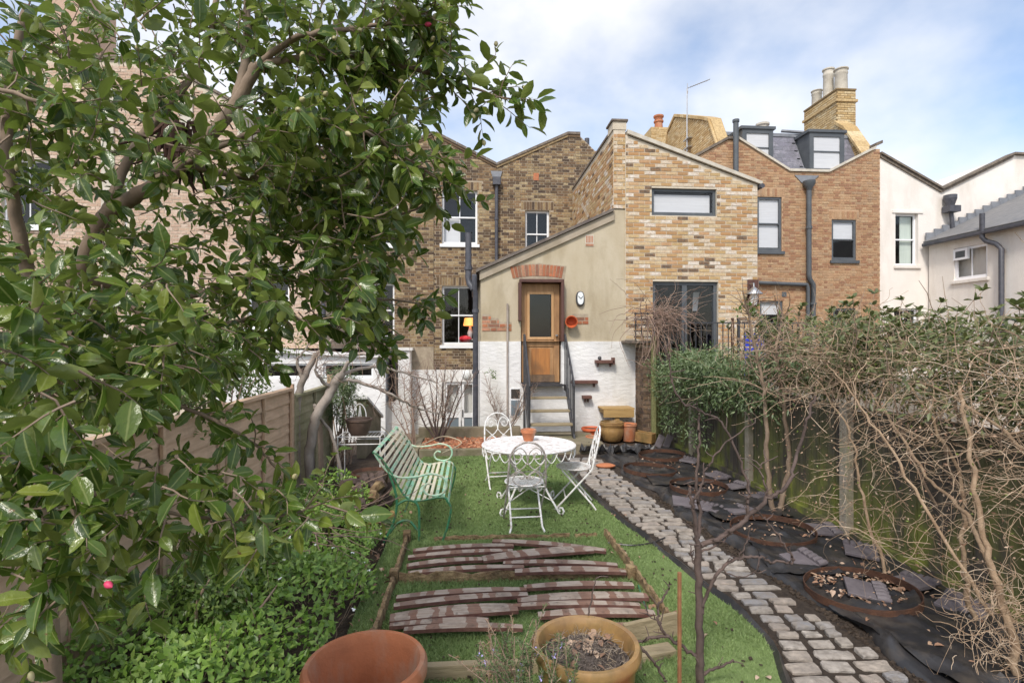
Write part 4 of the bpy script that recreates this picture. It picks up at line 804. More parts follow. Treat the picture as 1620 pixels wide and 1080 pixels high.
# granite setts, each a stone of the path
PL = smooth_edge([(1.70, 2.0), (1.80, 2.87), (1.95, 3.23), (1.96, 3.62), (1.86, 4.12), (1.79, 4.93), (1.66, 5.66), (1.54, 7.08), (1.55, 8.7)])
PR = smooth_edge([(2.40, 2.0), (2.44, 2.8), (2.43, 3.0), (2.40, 3.54), (2.34, 4.26), (2.24, 5.06), (2.19, 6.07), (2.08, 7.75), (2.05, 8.7)])
pm = MB()
for y0, y1 in zip(ys, ys[1:]):
    pm.quad((lerp_edge(PL, y0)-.12, y0, -.002), (lerp_edge(PR, y0)+.15, y0, -.002), (lerp_edge(PR, y1)+.15, y1, -.002), (lerp_edge(PL, y1)-.12, y1, -.002))
path = struct('cobbled_path', pm, mat('path_soil', (.045, .033, .025), (.085, .062, .045), 20, .95, 60, 1.0, .03))
path['label'] = 'curving path of worn granite setts set in dark soil'
y = 2.25
while y < 8.65:
    x = lerp_edge(PL, y)+rg.uniform(-.02, .02); xe = lerp_edge(PR, y)+rg.uniform(-.03, .04); dp = rg.uniform(.085, .115)
    while x < xe-.07:
        ln = min(rg.uniform(.12, .29), xe-x)
        if xe-x-ln < .08: ln = xe-x
        if ln > .06 and not (y < 4 and rg.random() < .05):
            s = MB(); k = 12; top = []; bot = []; r2 = []
            for j in range(k):
                t = 2*math.pi*j/k; ex = math.copysign(abs(math.cos(t))**.25, math.cos(t)); ey = math.copysign(abs(math.sin(t))**.25, math.sin(t)); w1_ = rg.uniform(.86, 1.03)
                X_ = ex*(ln/2-.010)*w1_; Y_ = ey*(dp/2-.008)*w1_; bot.append((X_, Y_, -.03)); r2.append((X_, Y_, .010+rg.uniform(-.004, .003))); top.append((X_*.955, Y_*.92, .016+rg.uniform(-.003, .003)))
            s.v = bot+r2+top+[(0, 0, .020+rg.uniform(-.003, .004))]
            for j in range(k):
                j2 = (j+1) % k; s.f += [(j, j2, k+j2, k+j), (k+j, k+j2, 2*k+j2, 2*k+j), (2*k+j, 2*k+j2, 3*k)]
            me = s.mesh('sett', False); me.materials.append(M['cobble']); o = bpy.data.objects.new('sett', me); link(o, path)
            o.location = (x+ln/2, y+dp/2+rg.uniform(-.008, .008), .0+rg.uniform(-.007, .006)); o.rotation_euler = (rg.uniform(-.05, .05), rg.uniform(-.05, .05), -.06+rg.uniform(-.07, .07))
        x += ln+(.004 if y > 4.4 else .012)
    y += dp+(.003 if y > 4.4 else .013)
# soil crumbs on the path
cr = MB()
for i in range(1500):
    yy = rg.uniform(2.2, 6.5); e = rg.choice((lerp_edge(PL, yy)-.045-abs(rg.gauss(0, .025)), lerp_edge(PR, yy)+.04+abs(rg.gauss(0, .07)))); s_ = rg.uniform(.004, .014)
    zc = .0 if not lerp_edge(PL, yy) < e < lerp_edge(PR, yy) else .012
    cr.obox((e, yy, zc+s_*.3), Vector((s_, rg.uniform(-.3, .3)*s_, 0)), Vector((0, s_*.8, rg.uniform(-.3, .3)*s_)), Vector((rg.uniform(-.3, .3)*s_, 0, s_*.7)))
o = cr.build('soil_crumbs', M['soil'], None, kind='stuff'); tag(o, 'crumbs of dark soil along the path joints and edges', 'soil')
# patio slab by the stairs, concrete kerbs and bark bed
q = MB(); q.box(-2.1, 3.3, 10.30, 10.56, -.1, .10); struct('patio', q, M['concrete'])
q = MB(); q.box(.95, 2.26, 9.02, 10.28, -.1, .17); one('concrete_step', 'mossy concrete slab step at the foot of the staircase', 'step', q, M['concrete'], bevel=.015)
t = thing('bark_bed', 'low concrete edged bed filled with red bark chips', 'flower bed', (0, 9.3, 0))
for b_ in ((-.85, .93, 8.86, 8.98, -.05, .13), (-.97, -.86, 8.86, 10.0, -.05, .13), (-.97, .93, 10.05, 10.20, -.05, .30)):
    q = MB(); q.box(*b_); q.build('kerb', M['concrete'], t, bevel=.012)
q = MB(); q.box(-.86, .93, 8.98, 10.05, -.05, .075); q.build('bed_soil', M['soil'], t)
ch = MB()
for i in range(2600):
    x, y_ = rg.uniform(-.84, .91), rg.uniform(9.0, 10.03); a, l_, w_ = rg.uniform(0, 3.14), rg.uniform(.018, .045), rg.uniform(.008, .018)
    d_ = Vector((math.cos(a), math.sin(a), rg.uniform(-.5, .5))).normalized(); s_ = d_.cross(Vector((rg.uniform(-.4, .4), rg.uniform(-.4, .4), 1))).normalized(); ch.obox((x, y_, .085+rg.uniform(0, .035)), d_*l_, s_*w_, d_.cross(s_)*.003)
ch.build('bark_chips', M['chips'], t, kind='stuff')
q = MB(); q.box(-1.42, -1.02, 9.35, 9.95, 0, .22); one('concrete_block', 'square mossy concrete block left of the bark bed', 'block', q, M['concrete'], bevel=.02)
# ------------------------------------------------------------------ membrane bed on the right
mm = MB(); nx, ny = 64, 340; x1 = 3.62
def wr(x, y):
    r1 = 1-abs(math.sin(3.3*y+2.2*x+1.6*math.sin(3.1*x+.7*y))); r2 = 1-abs(math.sin(7*x-3.3*y+2*math.sin(2.7*y))); r3 = 1-abs(math.sin(9*y+6*x+2.5*math.sin(2*x+1.3*y)))
    m_ = .5+.5*math.sin(1.7*y+2.9*x); return .055*r1**4*m_+.042*r2**4*(1-m_)+.026*r3**4+.008*math.sin(11*x+5*y)+.005*math.sin(31*x+13*y+3*math.sin(5*y))-.008
for j in range(ny+1):
    y = 2.0+j*7.25/ny; x0 = lerp_edge(PR, y)+.10+.05*math.sin(y*4.1)+.03*math.sin(y*9.7)
    for i in range(nx+1):
        f = i/nx; x = x0+(x1-x0)*f; e = math.exp(-f*nx/2.2); z = .032+wr(x, y)*(.75 if i else 0)+.045*math.exp(-((f-.06)/.05)**2)*(.5+.5*math.sin(y*6+math.sin(y*2.3)*2))
        mm.v.append((x, y, max(z, .006) if i else .002))
for j in range(ny):
    for i in range(nx): a = j*(nx+1)+i; mm.f.append((a, a+1, a+nx+2, a+nx+1))
mo = struct('weed_membrane', mm, M['membrane'], smooth=True)
# overlapping cut sheets lying on top
for i, (cx, cy, hx, hy, a_) in enumerate(((2.95, 3.15, .38, .50, .15), (2.85, 4.45, .36, .40, -.22), (2.95, 5.85, .42, .46, .12), (2.72, 7.15, .34, .42, -.1))):
    q = MB(); n_ = 26
    for a in range(n_+1):
        for b in range(n_+1):
            u_, v_ = (a/n_*2-1)*hx, (b/n_*2-1)*hy; x = cx+u_*math.cos(a_)-v_*math.sin(a_); y_ = cy+u_*math.sin(a_)+v_*math.cos(a_)
            e_ = 1 if a in (0, n_) or b in (0, n_) else 0; q.v.append((x+rg.gauss(0, .004)*e_, y_+rg.gauss(0, .006)*e_, .062+wr(x*1.1+i, y_*1.1+2*i)*.8+.012*math.sin(9*v_+i)*(1 if a in (0, n_) else .3)))
    for a in range(n_):
        for b in range(n_): k = a*(n_+1)+b; q.f.append((k, k+1, k+n_+2, k+n_+1))
    struct('weed_membrane', q, M['membrane'], smooth=True)
# crumpled spare ends of membrane at the far end
for i, (px, py, s_) in enumerate(((965, 715, .30), (1010, 712, .34), (930, 712, .2))):
    c = gr(px, py, .05); q = MB(); n_ = 9
    for a in range(n_):
        for b in range(n_): q.v.append((c.x+(a/8-.5)*s_*1.5, c.y+(b/8-.5)*s_, .05+abs(rg.gauss(0, .05))+.05*math.sin(a*1.3+i)*math.cos(b)))
    for a in range(n_-1):
        for b in range(n_-1): k = a*n_+b; q.f.append((k, k+1, k+n_+1, k+n_))
    one('membrane_offcut', ('crumpled black membrane offcut in front of the honey glazed pot', 'crumpled black membrane offcut beside the wooden trough planter', 'crumpled black membrane offcut behind the right-hand white chair')[i], 'membrane', q, M['membrane'], 'crumpled membrane offcuts')
hl = ('rusty barrel hoop farthest from the camera, by the trough planter', 'rusty barrel hoop second from the far end, near the path', 'rusty barrel hoop in the middle of the five', 'rusty barrel hoop below the dark fence trunks, second nearest', 'rusty barrel hoop nearest the camera, with a tile lying in it')
for i, ((px, py, r_), lb) in enumerate(zip(((1047, 722, .36), (1028, 745, .37), (1105, 772, .35), (1222, 842, .38), (1362, 938, .37)), hl)):
    c = gr(px, py, .05); q = MB(); q.ring((0, 0, 0), r_-.004, r_+.003, 0, .055, 48); o = q.build('barrel_hoop', M['rust'], None, smooth=True); o.location = (c.x, c.y, .045); o.rotation_euler = (rg.uniform(-.05, .05), rg.uniform(-.05, .05), rg.uniform(0, 6)); tag(o, lb, 'hoop', 'rusty barrel hoops on the membrane')
def edging(px, py, rz, lb, tz=.0):
    c = gr(px, py, .07); t = thing('edging_tile', lb, 'tile', (c.x, c.y, .05), 'loose edging tiles on the membrane')
    q = MB(); q.box(-.10, .10, -.125, .125, 0, .028); b = q.build('plate', M['tile'], None, bevel=.005); b.parent = t
    q = MB()
    for k in range(5): q.tube([(.08, -.104+k*.052, .028), (.13, -.104+k*.052, .034), (.165, -.104+k*.052, .026)], [.026, .030, .022], 8)
    e = q.build('rope_edge', M['tile'], None, smooth=True); e.parent = t
    t.rotation_euler = (rg.uniform(-.12, .12), rg.uniform(-.12, .12)+tz, rz)
TL = [(1078, 792, -.3, 'loose dark edging tile by the path at the middle hoop'), (1162, 806, .2, 'dark scalloped tile between the middle and second nearest hoops, right one'), (1120, 803, .8, 'dark scalloped tile between the middle and second nearest hoops, left one'), (1132, 752, .4, 'dark edging tile right of the middle hoop, near the fence'), (1160, 768, .1, 'dark edging tile against the fence beyond the thin trunk'), (1200, 785, .2, 'dark edging tile at the foot of the thin trunk'), (1090, 728, .9, 'dark edging tile right of the farthest hoop'), (1296, 836, -.2, 'scalloped edging tile right of the second nearest hoop'), (1265, 885, .15, 'scalloped edging tile in front of the second nearest hoop'), (1362, 872, 1.0, 'scalloped edging tile at the foot of the concrete post'), (1362, 930, -.5, 'plain dark tile lying inside the nearest hoop'), (1440, 920, .3, 'dark edging tile behind the nearest hoop'), (1520, 960, .5, 'dark edging tile near the vine stems')]
for a in TL: edging(*a)
for k in (0, 1):
    c = gr(1044+k*13, 700, .1); q = MB(); q.bar((c.x-.05, c.y, .02), (c.x+.06, c.y+.05, .22), .11, .035, (0, 1, 0)); one('leaning_tile', ('left of two slates leaning by the trough planter', 'right of two slates leaning by the trough planter')[k], 'tile', q, M['tile'], 'slates leaning by the trough')
cr = MB()
for i in range(700):
    yy = 2.4+6.2*rg.random()**1.2; xx = rg.uniform(lerp_edge(LE, yy)+.05, lerp_edge(RE, yy)-.05); s_ = rg.uniform(.003, .010); cr.obox((xx, yy, .03+s_*.3), Vector((s_, rg.uniform(-.5, .5)*s_, 0)), Vector((0, s_*.7, rg.uniform(-.4, .4)*s_)), Vector((0, 0, s_*.5)))
o = cr.build('lawn_debris', M['soil'], None, kind='stuff'); tag(o, 'small dark crumbs of debris on the artificial lawn', 'debris')
# dry leaves lying about
P = []
for i in range(420):
    yy = rg.uniform(2.4, 8.5); P.append((rg.uniform(2.55, 3.5), yy, .055))
for i in range(160):
    a = rg.uniform(0, 6.28); c = gr(1362, 938); P.append((c.x+.3*math.cos(a)*rg.random()**.3, c.y+.3*math.sin(a)*rg.random()**.3, .06))
for i in range(90): P.append((rg.uniform(-.8, 1.7), rg.uniform(2.4, 8.5), .035))
for i in range(70): P.append((rg.uniform(-1.0, -.62), rg.uniform(3.2, 6), .05))
n = len(P); D = rvec(n); D[:, 2] *= .3; U = rvec(n)*.5+np.array([0, 0, 1]); o = leaves('fallen_leaves', M['deadleaf'], P, D, U, nr.uniform(.02, .06, n), nr.uniform(.012, .035, n), kind='stuff', curl=.3, fold=.25); tag(o, 'dry brown leaves scattered over membrane and lawn', 'dead leaves')
# ------------------------------------------------------------------ fences
FX_ = 3.66
t = thing('board_fence', 'black boarded fence with green moss and concrete posts on the right', 'fence', (FX_, 6, 0))
y = 1.8; bi = 0
while y < 10.4:
    w_ = .118; q = MB(); q.box(FX_-(.008 if bi % 2 else 0), FX_+.016, y, y+w_, .10, 1.24+rg.uniform(-.008, .008)); q.build('board', M['fence_r'], t); y += w_+.006; bi += 1
for yy in (3.12, 4.94, 6.76, 8.58, 10.3):
    q = MB(); q.box(FX_-.075, FX_+.045, yy-.05, yy+.05, -.05, 1.30); q.build('post', M['post'] if yy < 10 else M['postg'], t, bevel=.008)
for y0, y1 in ((1.8, 3.06), (3.18, 4.88), (5.0, 6.7), (6.82, 8.52), (8.64, 10.24)):
    q = MB(); q.box(FX_-.05, FX_+.02, y0, y1, -.03, .095); q.build('gravel_board', M['fence_r'], t); q = MB(); q.box(FX_-.03, FX_+.03, y0, y1, 1.255, 1.285); q.build('capping', M['fence_r'], t)
q = MB(); q.box(3.42, 3.50, 9.92, 10.02, -.05, 2.0); one('gate_post', 'tall mossy green timber post in front of the old brick pier', 'post', q, M['postg'], bevel=.01)
LX = -2.2
t = thing('lap_panel_fence', 'pinkish lap panel fence along the left side of the garden', 'fence', (LX, 5, 0))
for k, (y0, y1) in enumerate(((1.2, 3.0), (3.06, 4.86), (4.92, 6.72), (6.78, 8.58))):
    mm_ = M['fence_l'] if k < 3 else M['fence_m']; top = 1.32 if k < 3 else 1.22; rows = 10
    for r in range(rows):
        z = .08+(top-.12)*r/rows; zz = z+(top-.12)/rows+.03; dx = rg.uniform(-.004, .004); q = MB()
        q.ext([(LX+.022+dx, y0, z), (LX+.004+dx, y0, zz), (LX-.010+dx, y0, zz), (LX+.006+dx, y0, z)], (0, y1-y0, 0)); q.build('board', mm_, t)
    for yy in (y0+.02, (y0+y1)/2, y1-.04): q = MB(); q.box(LX+.026, LX+.05, yy-.018, yy+.018, .05, top-.01); q.build('batten', mm_, t)
    q = MB(); q.box(LX-.03, LX+.06, y0, y1, top-.012, top+.02); q.build('capping', mm_, t)
for yy in (3.03, 4.89, 6.75, 8.61):
    q = MB(); q.box(LX-.04, LX+.04, yy-.028, yy+.028, -.05, 1.38); q.build('post', M['fence_l'], t)
q = MB(); q.box(LX-.02, LX+.03, 1.2, 8.58, -.03, .07); q.build('gravel_board', M['fence_m'], t)
# trellis section with dead vines beyond the right fence
t = thing('trellis_panel', 'dark square lattice trellis on the wall end under dead vines', 'trellis', (3.6, 10.15, 1.3))
for i in range(8): q = MB(); q.box(3.12+i*.115, 3.14+i*.115, 10.02, 10.035, 1.93 if i < 3 else 1.2, 2.45); q.build('upright', M['steel'], t)
for i in range(11): z = 2.42-.11*i; q = MB(); q.box(3.10 if z > 1.9 else 3.44, 3.96, 10.036, 10.05, z, z+.022); q.build('cross_lath', M['steel'], t)
t = thing('metal_railing', 'black metal balcony railing in front of the yellow brick extension', 'railing', (5, 9.9, 1.2))
for i in range(24): x = 3.98+i*.105; q = MB(); q.tube([(x, 9.75, 1.35), (x, 9.75, 2.24)], .011, 5); q.build('baluster', M['steel'], t)
for z in (1.38, 2.25): q = MB(); q.box(3.95, 6.45, 9.735, 9.765, z-.012, z+.012); q.build('rail', M['steel'], t)
for x in (4.9, 5.02): q = MB(); q.box(x-.02, x+.02, 9.73, 9.77, .8, 2.34); q.build('post', M['rust'] if x < 5 else M['steel'], t)
q = MB(); q.box(3.8, 9.0, 9.0, 10.55, -.1, 1.2); one('neighbour_terrace', 'raised paved terrace of the next door house behind the fence', 'terrace', q, M['gravelly'])
t = thing('blue_crate', 'bright blue slatted plastic crate behind the black railing', 'crate', (5.45, 9.95, 1.2))
for i in range(6): q = MB(); q.box(5.2, 5.62, 9.86, 9.885, 1.55+i*.085, 1.61+i*.085); q.build('slat', M['blue'], t)
for x in (5.2, 5.4, 5.59): q = MB(); q.box(x, x+.03, 9.886, 9.91, 1.2, 2.06); q.build('upright', M['blue'], t)
t = thing('wall_lantern', 'round galvanised garden lamp on the corner of the yellow extension', 'wall lamp', (5.75, YD-.1, 2.7))
MB().lathe([(.02, 3.0), (.05, 2.97), (.17, 2.86), (.17, 2.845), (.03, 2.90)], 18, (5.66, YD-.22, 0)).build('lamp_shade', M['silver'], t, smooth=True)
MB().lathe([(.06, 2.87), (.075, 2.75), (.055, 2.63), (.01, 2.62)], 14, (5.66, YD-.22, 0)).build('lens', M['lampglass'], t, smooth=True)
q = MB(); q.tube([(5.66, YD-.22, 3.0), (5.66, YD-.22, 3.06), (5.66, YD-.04, 3.06)], .015, 6); q.build('bracket', M['silver'], t)
q = MB(); q.box(5.62, 5.86, YD-.055, YD-.04, 2.62, 3.16); q.build('backplate', M['doordark'], t)
# ------------------------------------------------------------------ garden furniture
def spiral(c, r0, r1, a0, turns, n=22, plane='xz'):
    o = []
    for i in range(n+1):
        f = i/n; a = a0+turns*2*math.pi*f; r = r0+(r1-r0)*f; u, v = r*math.cos(a), r*math.sin(a)
        o.append(Vector(c)+(Vector((u, 0, v)) if plane == 'xz' else Vector((0, u, v))))
    return o
def local(name, mb, m, par, smooth=True):
    o = mb.build(name, m, None, smooth=smooth); o.parent = par; return o
# round table
tb = thing('round_table', 'round white wrought iron table with scalloped rim', 'table', (.66, 6.12, 0))
RT, ZT = .53, .72
q = MB(); q.lathe([(.001, ZT-.006), (RT-.01, ZT-.006), (RT-.01, ZT+.004), (.001, ZT+.006)], 48); local('table_top', q, M['iron'], tb, False)
q = MB(); ring = [(RT*math.cos(2*math.pi*i/48), RT*math.sin(2*math.pi*i/48), ZT) for i in range(49)]; q.tube(ring, .011, 6, False); rim = local('rim', q, M['iron'], tb)
for k in range(26):
    a0 = 2*math.pi*k/26; da = 2*math.pi/26*.62; q = MB(); P = []
    for i in range(9):
        f = i/8; a = a0+(f-.5)*2*da; P.append((RT*math.cos(a), RT*math.sin(a), ZT-.005-.10*math.sin(math.pi*f)))
    q.tube(P, .0055, 5); local('scallop', q, M['iron'], tb)
for k in range(4):
    a = math.pi/4+k*math.pi/2; ca, sa = math.cos(a), math.sin(a)
    prof = curve_pts([(.40, .715), (.33, .60), (.22, .44), (.20, .34), (.27, .22), (.37, .10), (.42, .03)], 6)+[np.array(p) for p in [(.44, .012), (.475, .02), (.49, .055), (.47, .09), (.435, .085), (.425, .06), (.44, .045)]]
    q = MB(); q.tube([(r*ca, r*sa, max(z, .012)) for r, z in prof], .011, 6); local('leg', q, M['iron'], tb)
    q = MB(); pr = curve_pts([(.22, .40), (.12, .34), (.10, .26), (.16, .22), (.19, .27), (.15, .29)], 5); q.tube([(r*ca, r*sa, z) for r, z in pr], .007, 5); local('scroll', q, M['iron'], tb)
q = MB(); q.tube([(.21*math.cos(2*math.pi*i/24), .21*math.sin(2*math.pi*i/24), .36) for i in range(25)], .008, 5, False); local('stretcher_ring', q, M['iron'], tb)
for sg in (0, 1):
    a = math.pi/4+sg*math.pi/2; q = MB(); q.tube([(.34*math.cos(a), .34*math.sin(a), .14), (0, 0, .22), (-.34*math.cos(a), -.34*math.sin(a), .14)], .007, 5); local('cross_brace', q, M['iron'], tb)
def make_chair(lb, mback):
    t = thing('folding_chair', lb, 'chair', (0, 0, 0), 'white wrought iron chairs round the table')
    SH = .455; q = MB()
    q.tube([(.195*math.cos(2*math.pi*i/32), .195*math.sin(2*math.pi*i/32), SH) for i in range(33)], .009, 5, False); local('seat_ring', q, M['iron'], t)
    q = MB()
    for d in (1, -1):
        for k in range(-7, 8):
            o_ = k*.0255; hl_ = math.sqrt(max(0, .192**2-o_**2))
            if hl_ < .03: continue
            dr = Vector((1, d, 0))/math.sqrt(2); pn = Vector((-d, 1, 0))/math.sqrt(2)*o_
            q.bar(pn-dr*hl_+Vector((0, 0, SH+.003*d)), pn+dr*hl_+Vector((0, 0, SH+.003*d)), .0095, .003)
    local('seat', q, M['iron'], t, False)
    # back frame: one bent rod that runs down to the front feet
    def yb(z): return -.19-(z-.46)*.24 if z > .46 else -.19+(.46-z)*.92
    arch = [(-.185, yb(0), 0.005), (-.19, yb(.03)+.0, .03), (-.19, yb(.46), .46), (-.182, yb(.70), .70)]
    for i in range(1, 12):
        a = math.pi-math.pi*i/12; arch.append((.178*math.cos(a), yb(.72+.19*math.sin(a)), .72+.19*math.sin(a)))
    arch += [(.182, yb(.70), .70), (.19, yb(.46), .46), (.19, yb(.03), .03), (.185, yb(0), .005)]
    q = MB(); q.tube(arch, .0105, 6); local('back_frame', q, mback, t)
    def B(u, z): return (u, yb(z), z)
    for s in (-1, 1):
        for pts_ in (curve_pts([(0.0, .70), (.02, .80), (.075, .85), (.135, .81), (.13, .75), (.085, .735), (.06, .77), (.08, .80), (.10, .785)], 4), curve_pts([(.0, .70), (.05, .64), (.12, .60), (.16, .56)], 4), curve_pts([(.165, .70), (.10, .64), (.02, .57), (.0, .53)], 4), curve_pts([(.0, .47), (.05, .455), (.12, .49), (.14, .54), (.09, .60), (.035, .58), (.03, .545), (.06, .53), (.075, .55)], 4)):
            q = MB(); q.tube([B(s*u, z) for u, z in pts_], .006, 5); local('scroll', q, mback, t)
    for s in (-1, 1):
        q = MB(); q.tube([(s*.150, .145, SH-.01), (s*.155, -.20, .055), (s*.175, -.235, .006)], .0105, 6); local('leg', q, M['iron'], t)
    for z, xx in ((.13, .155),): q = MB(); q.tube([(-xx, -.20+(z-.055)*.86, z), (xx, -.20+(z-.055)*.86, z)], .008, 5); local('foot_bar', q, M['iron'], t)
    q = MB(); q.tube([(-.187, yb(.14), .14), (.187, yb(.14), .14)], .008, 5); local('foot_bar', q, M['iron'], t)
    q = MB(); q.tube([(-.19, yb(.44), .44), (.19, yb(.44), .44)], .007, 5); q.tube([(-.15, .145, SH-.012), (.15, .145, SH-.012)], .007, 5); local('seat_bar', q, M['iron'], t)
    return t
c1 = make_chair('white iron chair nearest the camera with its rusty scrolled back to us', M['ironrust']); c1.location = (.545, 5.50, .01); c1.rotation_euler.z = .04
c2_ = make_chair('white iron chair right of the table seen from its side', M['iron']); c2_.location = (1.18, 6.12, .01); c2_.rotation_euler.z = R(84)
c3 = make_chair('white iron chair behind the table, its hoop back by the shrub', M['iron']); c3.location = (.40, 7.08, .01); c3.rotation_euler.z = R(188)
def pot(name, lb, c, prof, m, group=None, inner=None, n=32, rim=None):
    t = thing(name, lb, 'flower pot', c, group); q = MB(); q.lathe(prof, n, c); q.build('body', m, t, smooth=True)
    if inner: r_, z_ = inner; q = MB(); q.lathe([(.001, z_), (r_*.5, z_+.012), (r_, z_)], 24, c); q.build('soil', M['soil'], t, smooth=True)
    return t
def taper(r0, r1, h, lip=.02, lh=.05, wall_=.012):
    return [(r0*.98, 0), (r0, .004), (r1*.96, h-lh), (r1*.96+lip*.3, h-lh+.002), (r1+lip*.5, h-lh+.006), (r1+lip*.5, h-.006), (r1+lip*.3, h), (r1-wall_*.4, h), (r1-wall_, h-.01), (r0*.85, h*.25), (.001, h*.25)]
pot('flower_pot', 'small orange terracotta pot standing on the white table', (.68, 6.33, ZT+.006), taper(.055, .088, .135, .012, .04), M['terra'], inner=(.07, .08))
# green bench
bn = thing('garden_bench', 'old iron bench with chipped mint green slats and scrolled arms', 'bench', (-.5, 5.85, 0))
Y0, Y1 = 5.12, 6.62
bp = curve_pts([(-.215, .375), (-.235, .415), (-.30, .43), (-.42, .41), (-.53, .40), (-.61, .44), (-.67, .53), (-.73, .64), (-.79, .74), (-.85, .82), (-.92, .865)], 10)
L_ = [0]
for a, b in zip(bp, bp[1:]): L_.append(L_[-1]+float(np.linalg.norm(b-a)))
def prof_at(s):
    for i in range(len(bp)-1):
        if L_[i] <= s <= L_[i+1]:
            f = (s-L_[i])/(L_[i+1]-L_[i]); d = (bp[i+1]-bp[i]); d = d/np.linalg.norm(d); return bp[i]+(bp[i+1]-bp[i])*f, d
    return bp[-1], np.array((0, 1))
ns = 17
for k in range(ns):
    p, d = prof_at(.02+(L_[-1]-.04)*k/(ns-1)); q = MB(); dd_ = Vector((d[0], 0, d[1])); nn = Vector((-d[1], 0, d[0]))
    c = Vector((p[0], (Y0+Y1)/2, p[1]))+(nn if nn.z > 0 else -nn)*.010
    q.obox(c, Vector((0, (Y1-Y0)/2+.01, 0)), dd_*.0165, nn*.0028); q.build('slat', M['slat'], bn)
for y in (Y0, (Y0+Y1)/2, Y1):
    q = MB(); q.tube([(p[0], y, p[1]) for p in bp[::3]+[bp[-1]]], .012, 6); q.build('side_rail', M['bench_d'] if y < 6 else M['slat'], bn, smooth=True)
for y in (Y0, Y1):
    a_ = curve_pts([(-.90, .85), (-.80, .70), (-.68, .625), (-.52, .625), (-.38, .65), (-.27, .62), (-.23, .545), (-.26, .47), (-.34, .445), (-.42, .465), (-.445, .52), (-.41, .56), (-.37, .55)], 6)
    q = MB(); q.tube([(p[0], y, p[1]) for p in a_], .011, 6); q.build('arm', M['slat'], bn, smooth=True)
    for pts_, nm in ((curve_pts([(-.23, .40), (-.19, .33), (-.215, .17), (-.27, 0.01)], 5), 'leg'), (curve_pts([(-.80, .75), (-.70, .45), (-.72, .22), (-.82, .01)], 5), 'leg'), (curve_pts([(-.70, .36), (-.60, .41), (-.50, .36), (-.485, .18), (-.49, .01)], 5), 'leg'), (curve_pts([(-.76, .10), (-.68, .20), (-.58, .21), (-.50, .12)], 5), 'brace')):
        q = MB(); q.tube([(p[0], y, p[1]) for p in pts_], .012, 6); q.build(nm, M['bench_d'], bn, smooth=True)
q = MB(); q.tube([(-.62, Y0, .30), (-.62, Y1, .30)], .007, 5); q.build('stretcher', M['bench_d'], bn)
# white wire plant stand with a dark pot, left of the bench
ws = thing('plant_stand', 'white wire plant stand behind the green bench', 'plant stand', (-1.6, 7.55, 0))
for x in (-1.78, -1.22):
    for y in (7.35, 7.75): q = MB(); q.tube([(x, y, 0), (x, y, .62)], .009, 5); q.build('leg', M['iron'], ws)
for a, b in (((-1.78, 7.35), (-1.22, 7.35)), ((-1.22, 7.35), (-1.22, 7.75)), ((-1.22, 7.75), (-1.78, 7.75)), ((-1.78, 7.75), (-1.78, 7.35))):
    for z in (.62, .52): q = MB(); q.tube([(*a, z), (*b, z)], .008, 5); q.build('rail', M['iron'], ws)
q = MB()
for i in range(13): q.tube([(-1.78+.0466*i, 7.35, .62), (-1.78+.0466*i, 7.75, .62)], .004, 4)
q.build('wire_top', M['iron'], ws)
q = MB(); pz = [(-1.66, 7.68, .62), (-1.66, 7.70, .85), (-1.62, 7.72, .98), (-1.56, 7.73, 1.02), (-1.50, 7.72, .96), (-1.47, 7.70, .85), (-1.47, 7.68, .62)]; q.tube([tuple(p) for p in curve_pts(pz, 4)], .008, 5)
for xx in (-1.61, -1.56, -1.51): q.tube([(xx, 7.69, .62), (-1.56, 7.72, 1.0)], .006, 4)
q.build('hoop_back', M['iron'], ws)
pot('plant_pot', 'dark brown round pot on the white plant stand', (-1.52, 7.45, .628), [(.10, 0), (.14, .06), (.165, .16), (.17, .19), (.18, .195), (.18, .225), (.155, .225), (.14, .12), (.001, .11)], M['darkpot'], inner=(.14, .17))
pot('plant_pot', 'rusty brown tub on the ground under the white plant stand', (-1.28, 7.0, 0), taper(.20, .235, .24, .015, .03), M['rust'], inner=(.2, .2))
# rotten log pile behind the bench
t = thing('log_pile', 'crumbling rotten stump and split logs behind the bench', 'log', (-1.15, 6.1, 0))
for i in range(16):
    a = rg.uniform(-.5, .5)+1.35; c = Vector((-1.12+rg.uniform(-.16, .16), 6.1+rg.uniform(-.35, .35), .06+rg.random()*.28)); l_ = rg.uniform(.14, .32); d_ = Vector((math.cos(a), math.sin(a), rg.uniform(-.3, .3)))
    q = MB(); k = [c+d_*(-l_+2*l_*j/4)+Vector((rg.gauss(0, .012), rg.gauss(0, .012), rg.gauss(0, .012))) for j in range(5)]; q.tube(k, [rg.uniform(.03, .075) for _ in k], 6); q.build('log', M['rotwood'] if i % 4 == 0 else M['bark'], t)
q = MB(); q.bar((-1.12, 5.35, .06), (-.78, 5.55, .16), .08, .03); one('split_plank', 'broken yellow timber offcut on the soil by the bench leg', 'timber', q, M['pine'])
q = MB(); q.bar((-1.86, 6.9, .0), (-1.93, 7.05, .85), .16, .022, (1, 0, 0)); one('leaning_board', 'brown board leaning on the left fence beside the grey trunks', 'board', q, M['twig'])
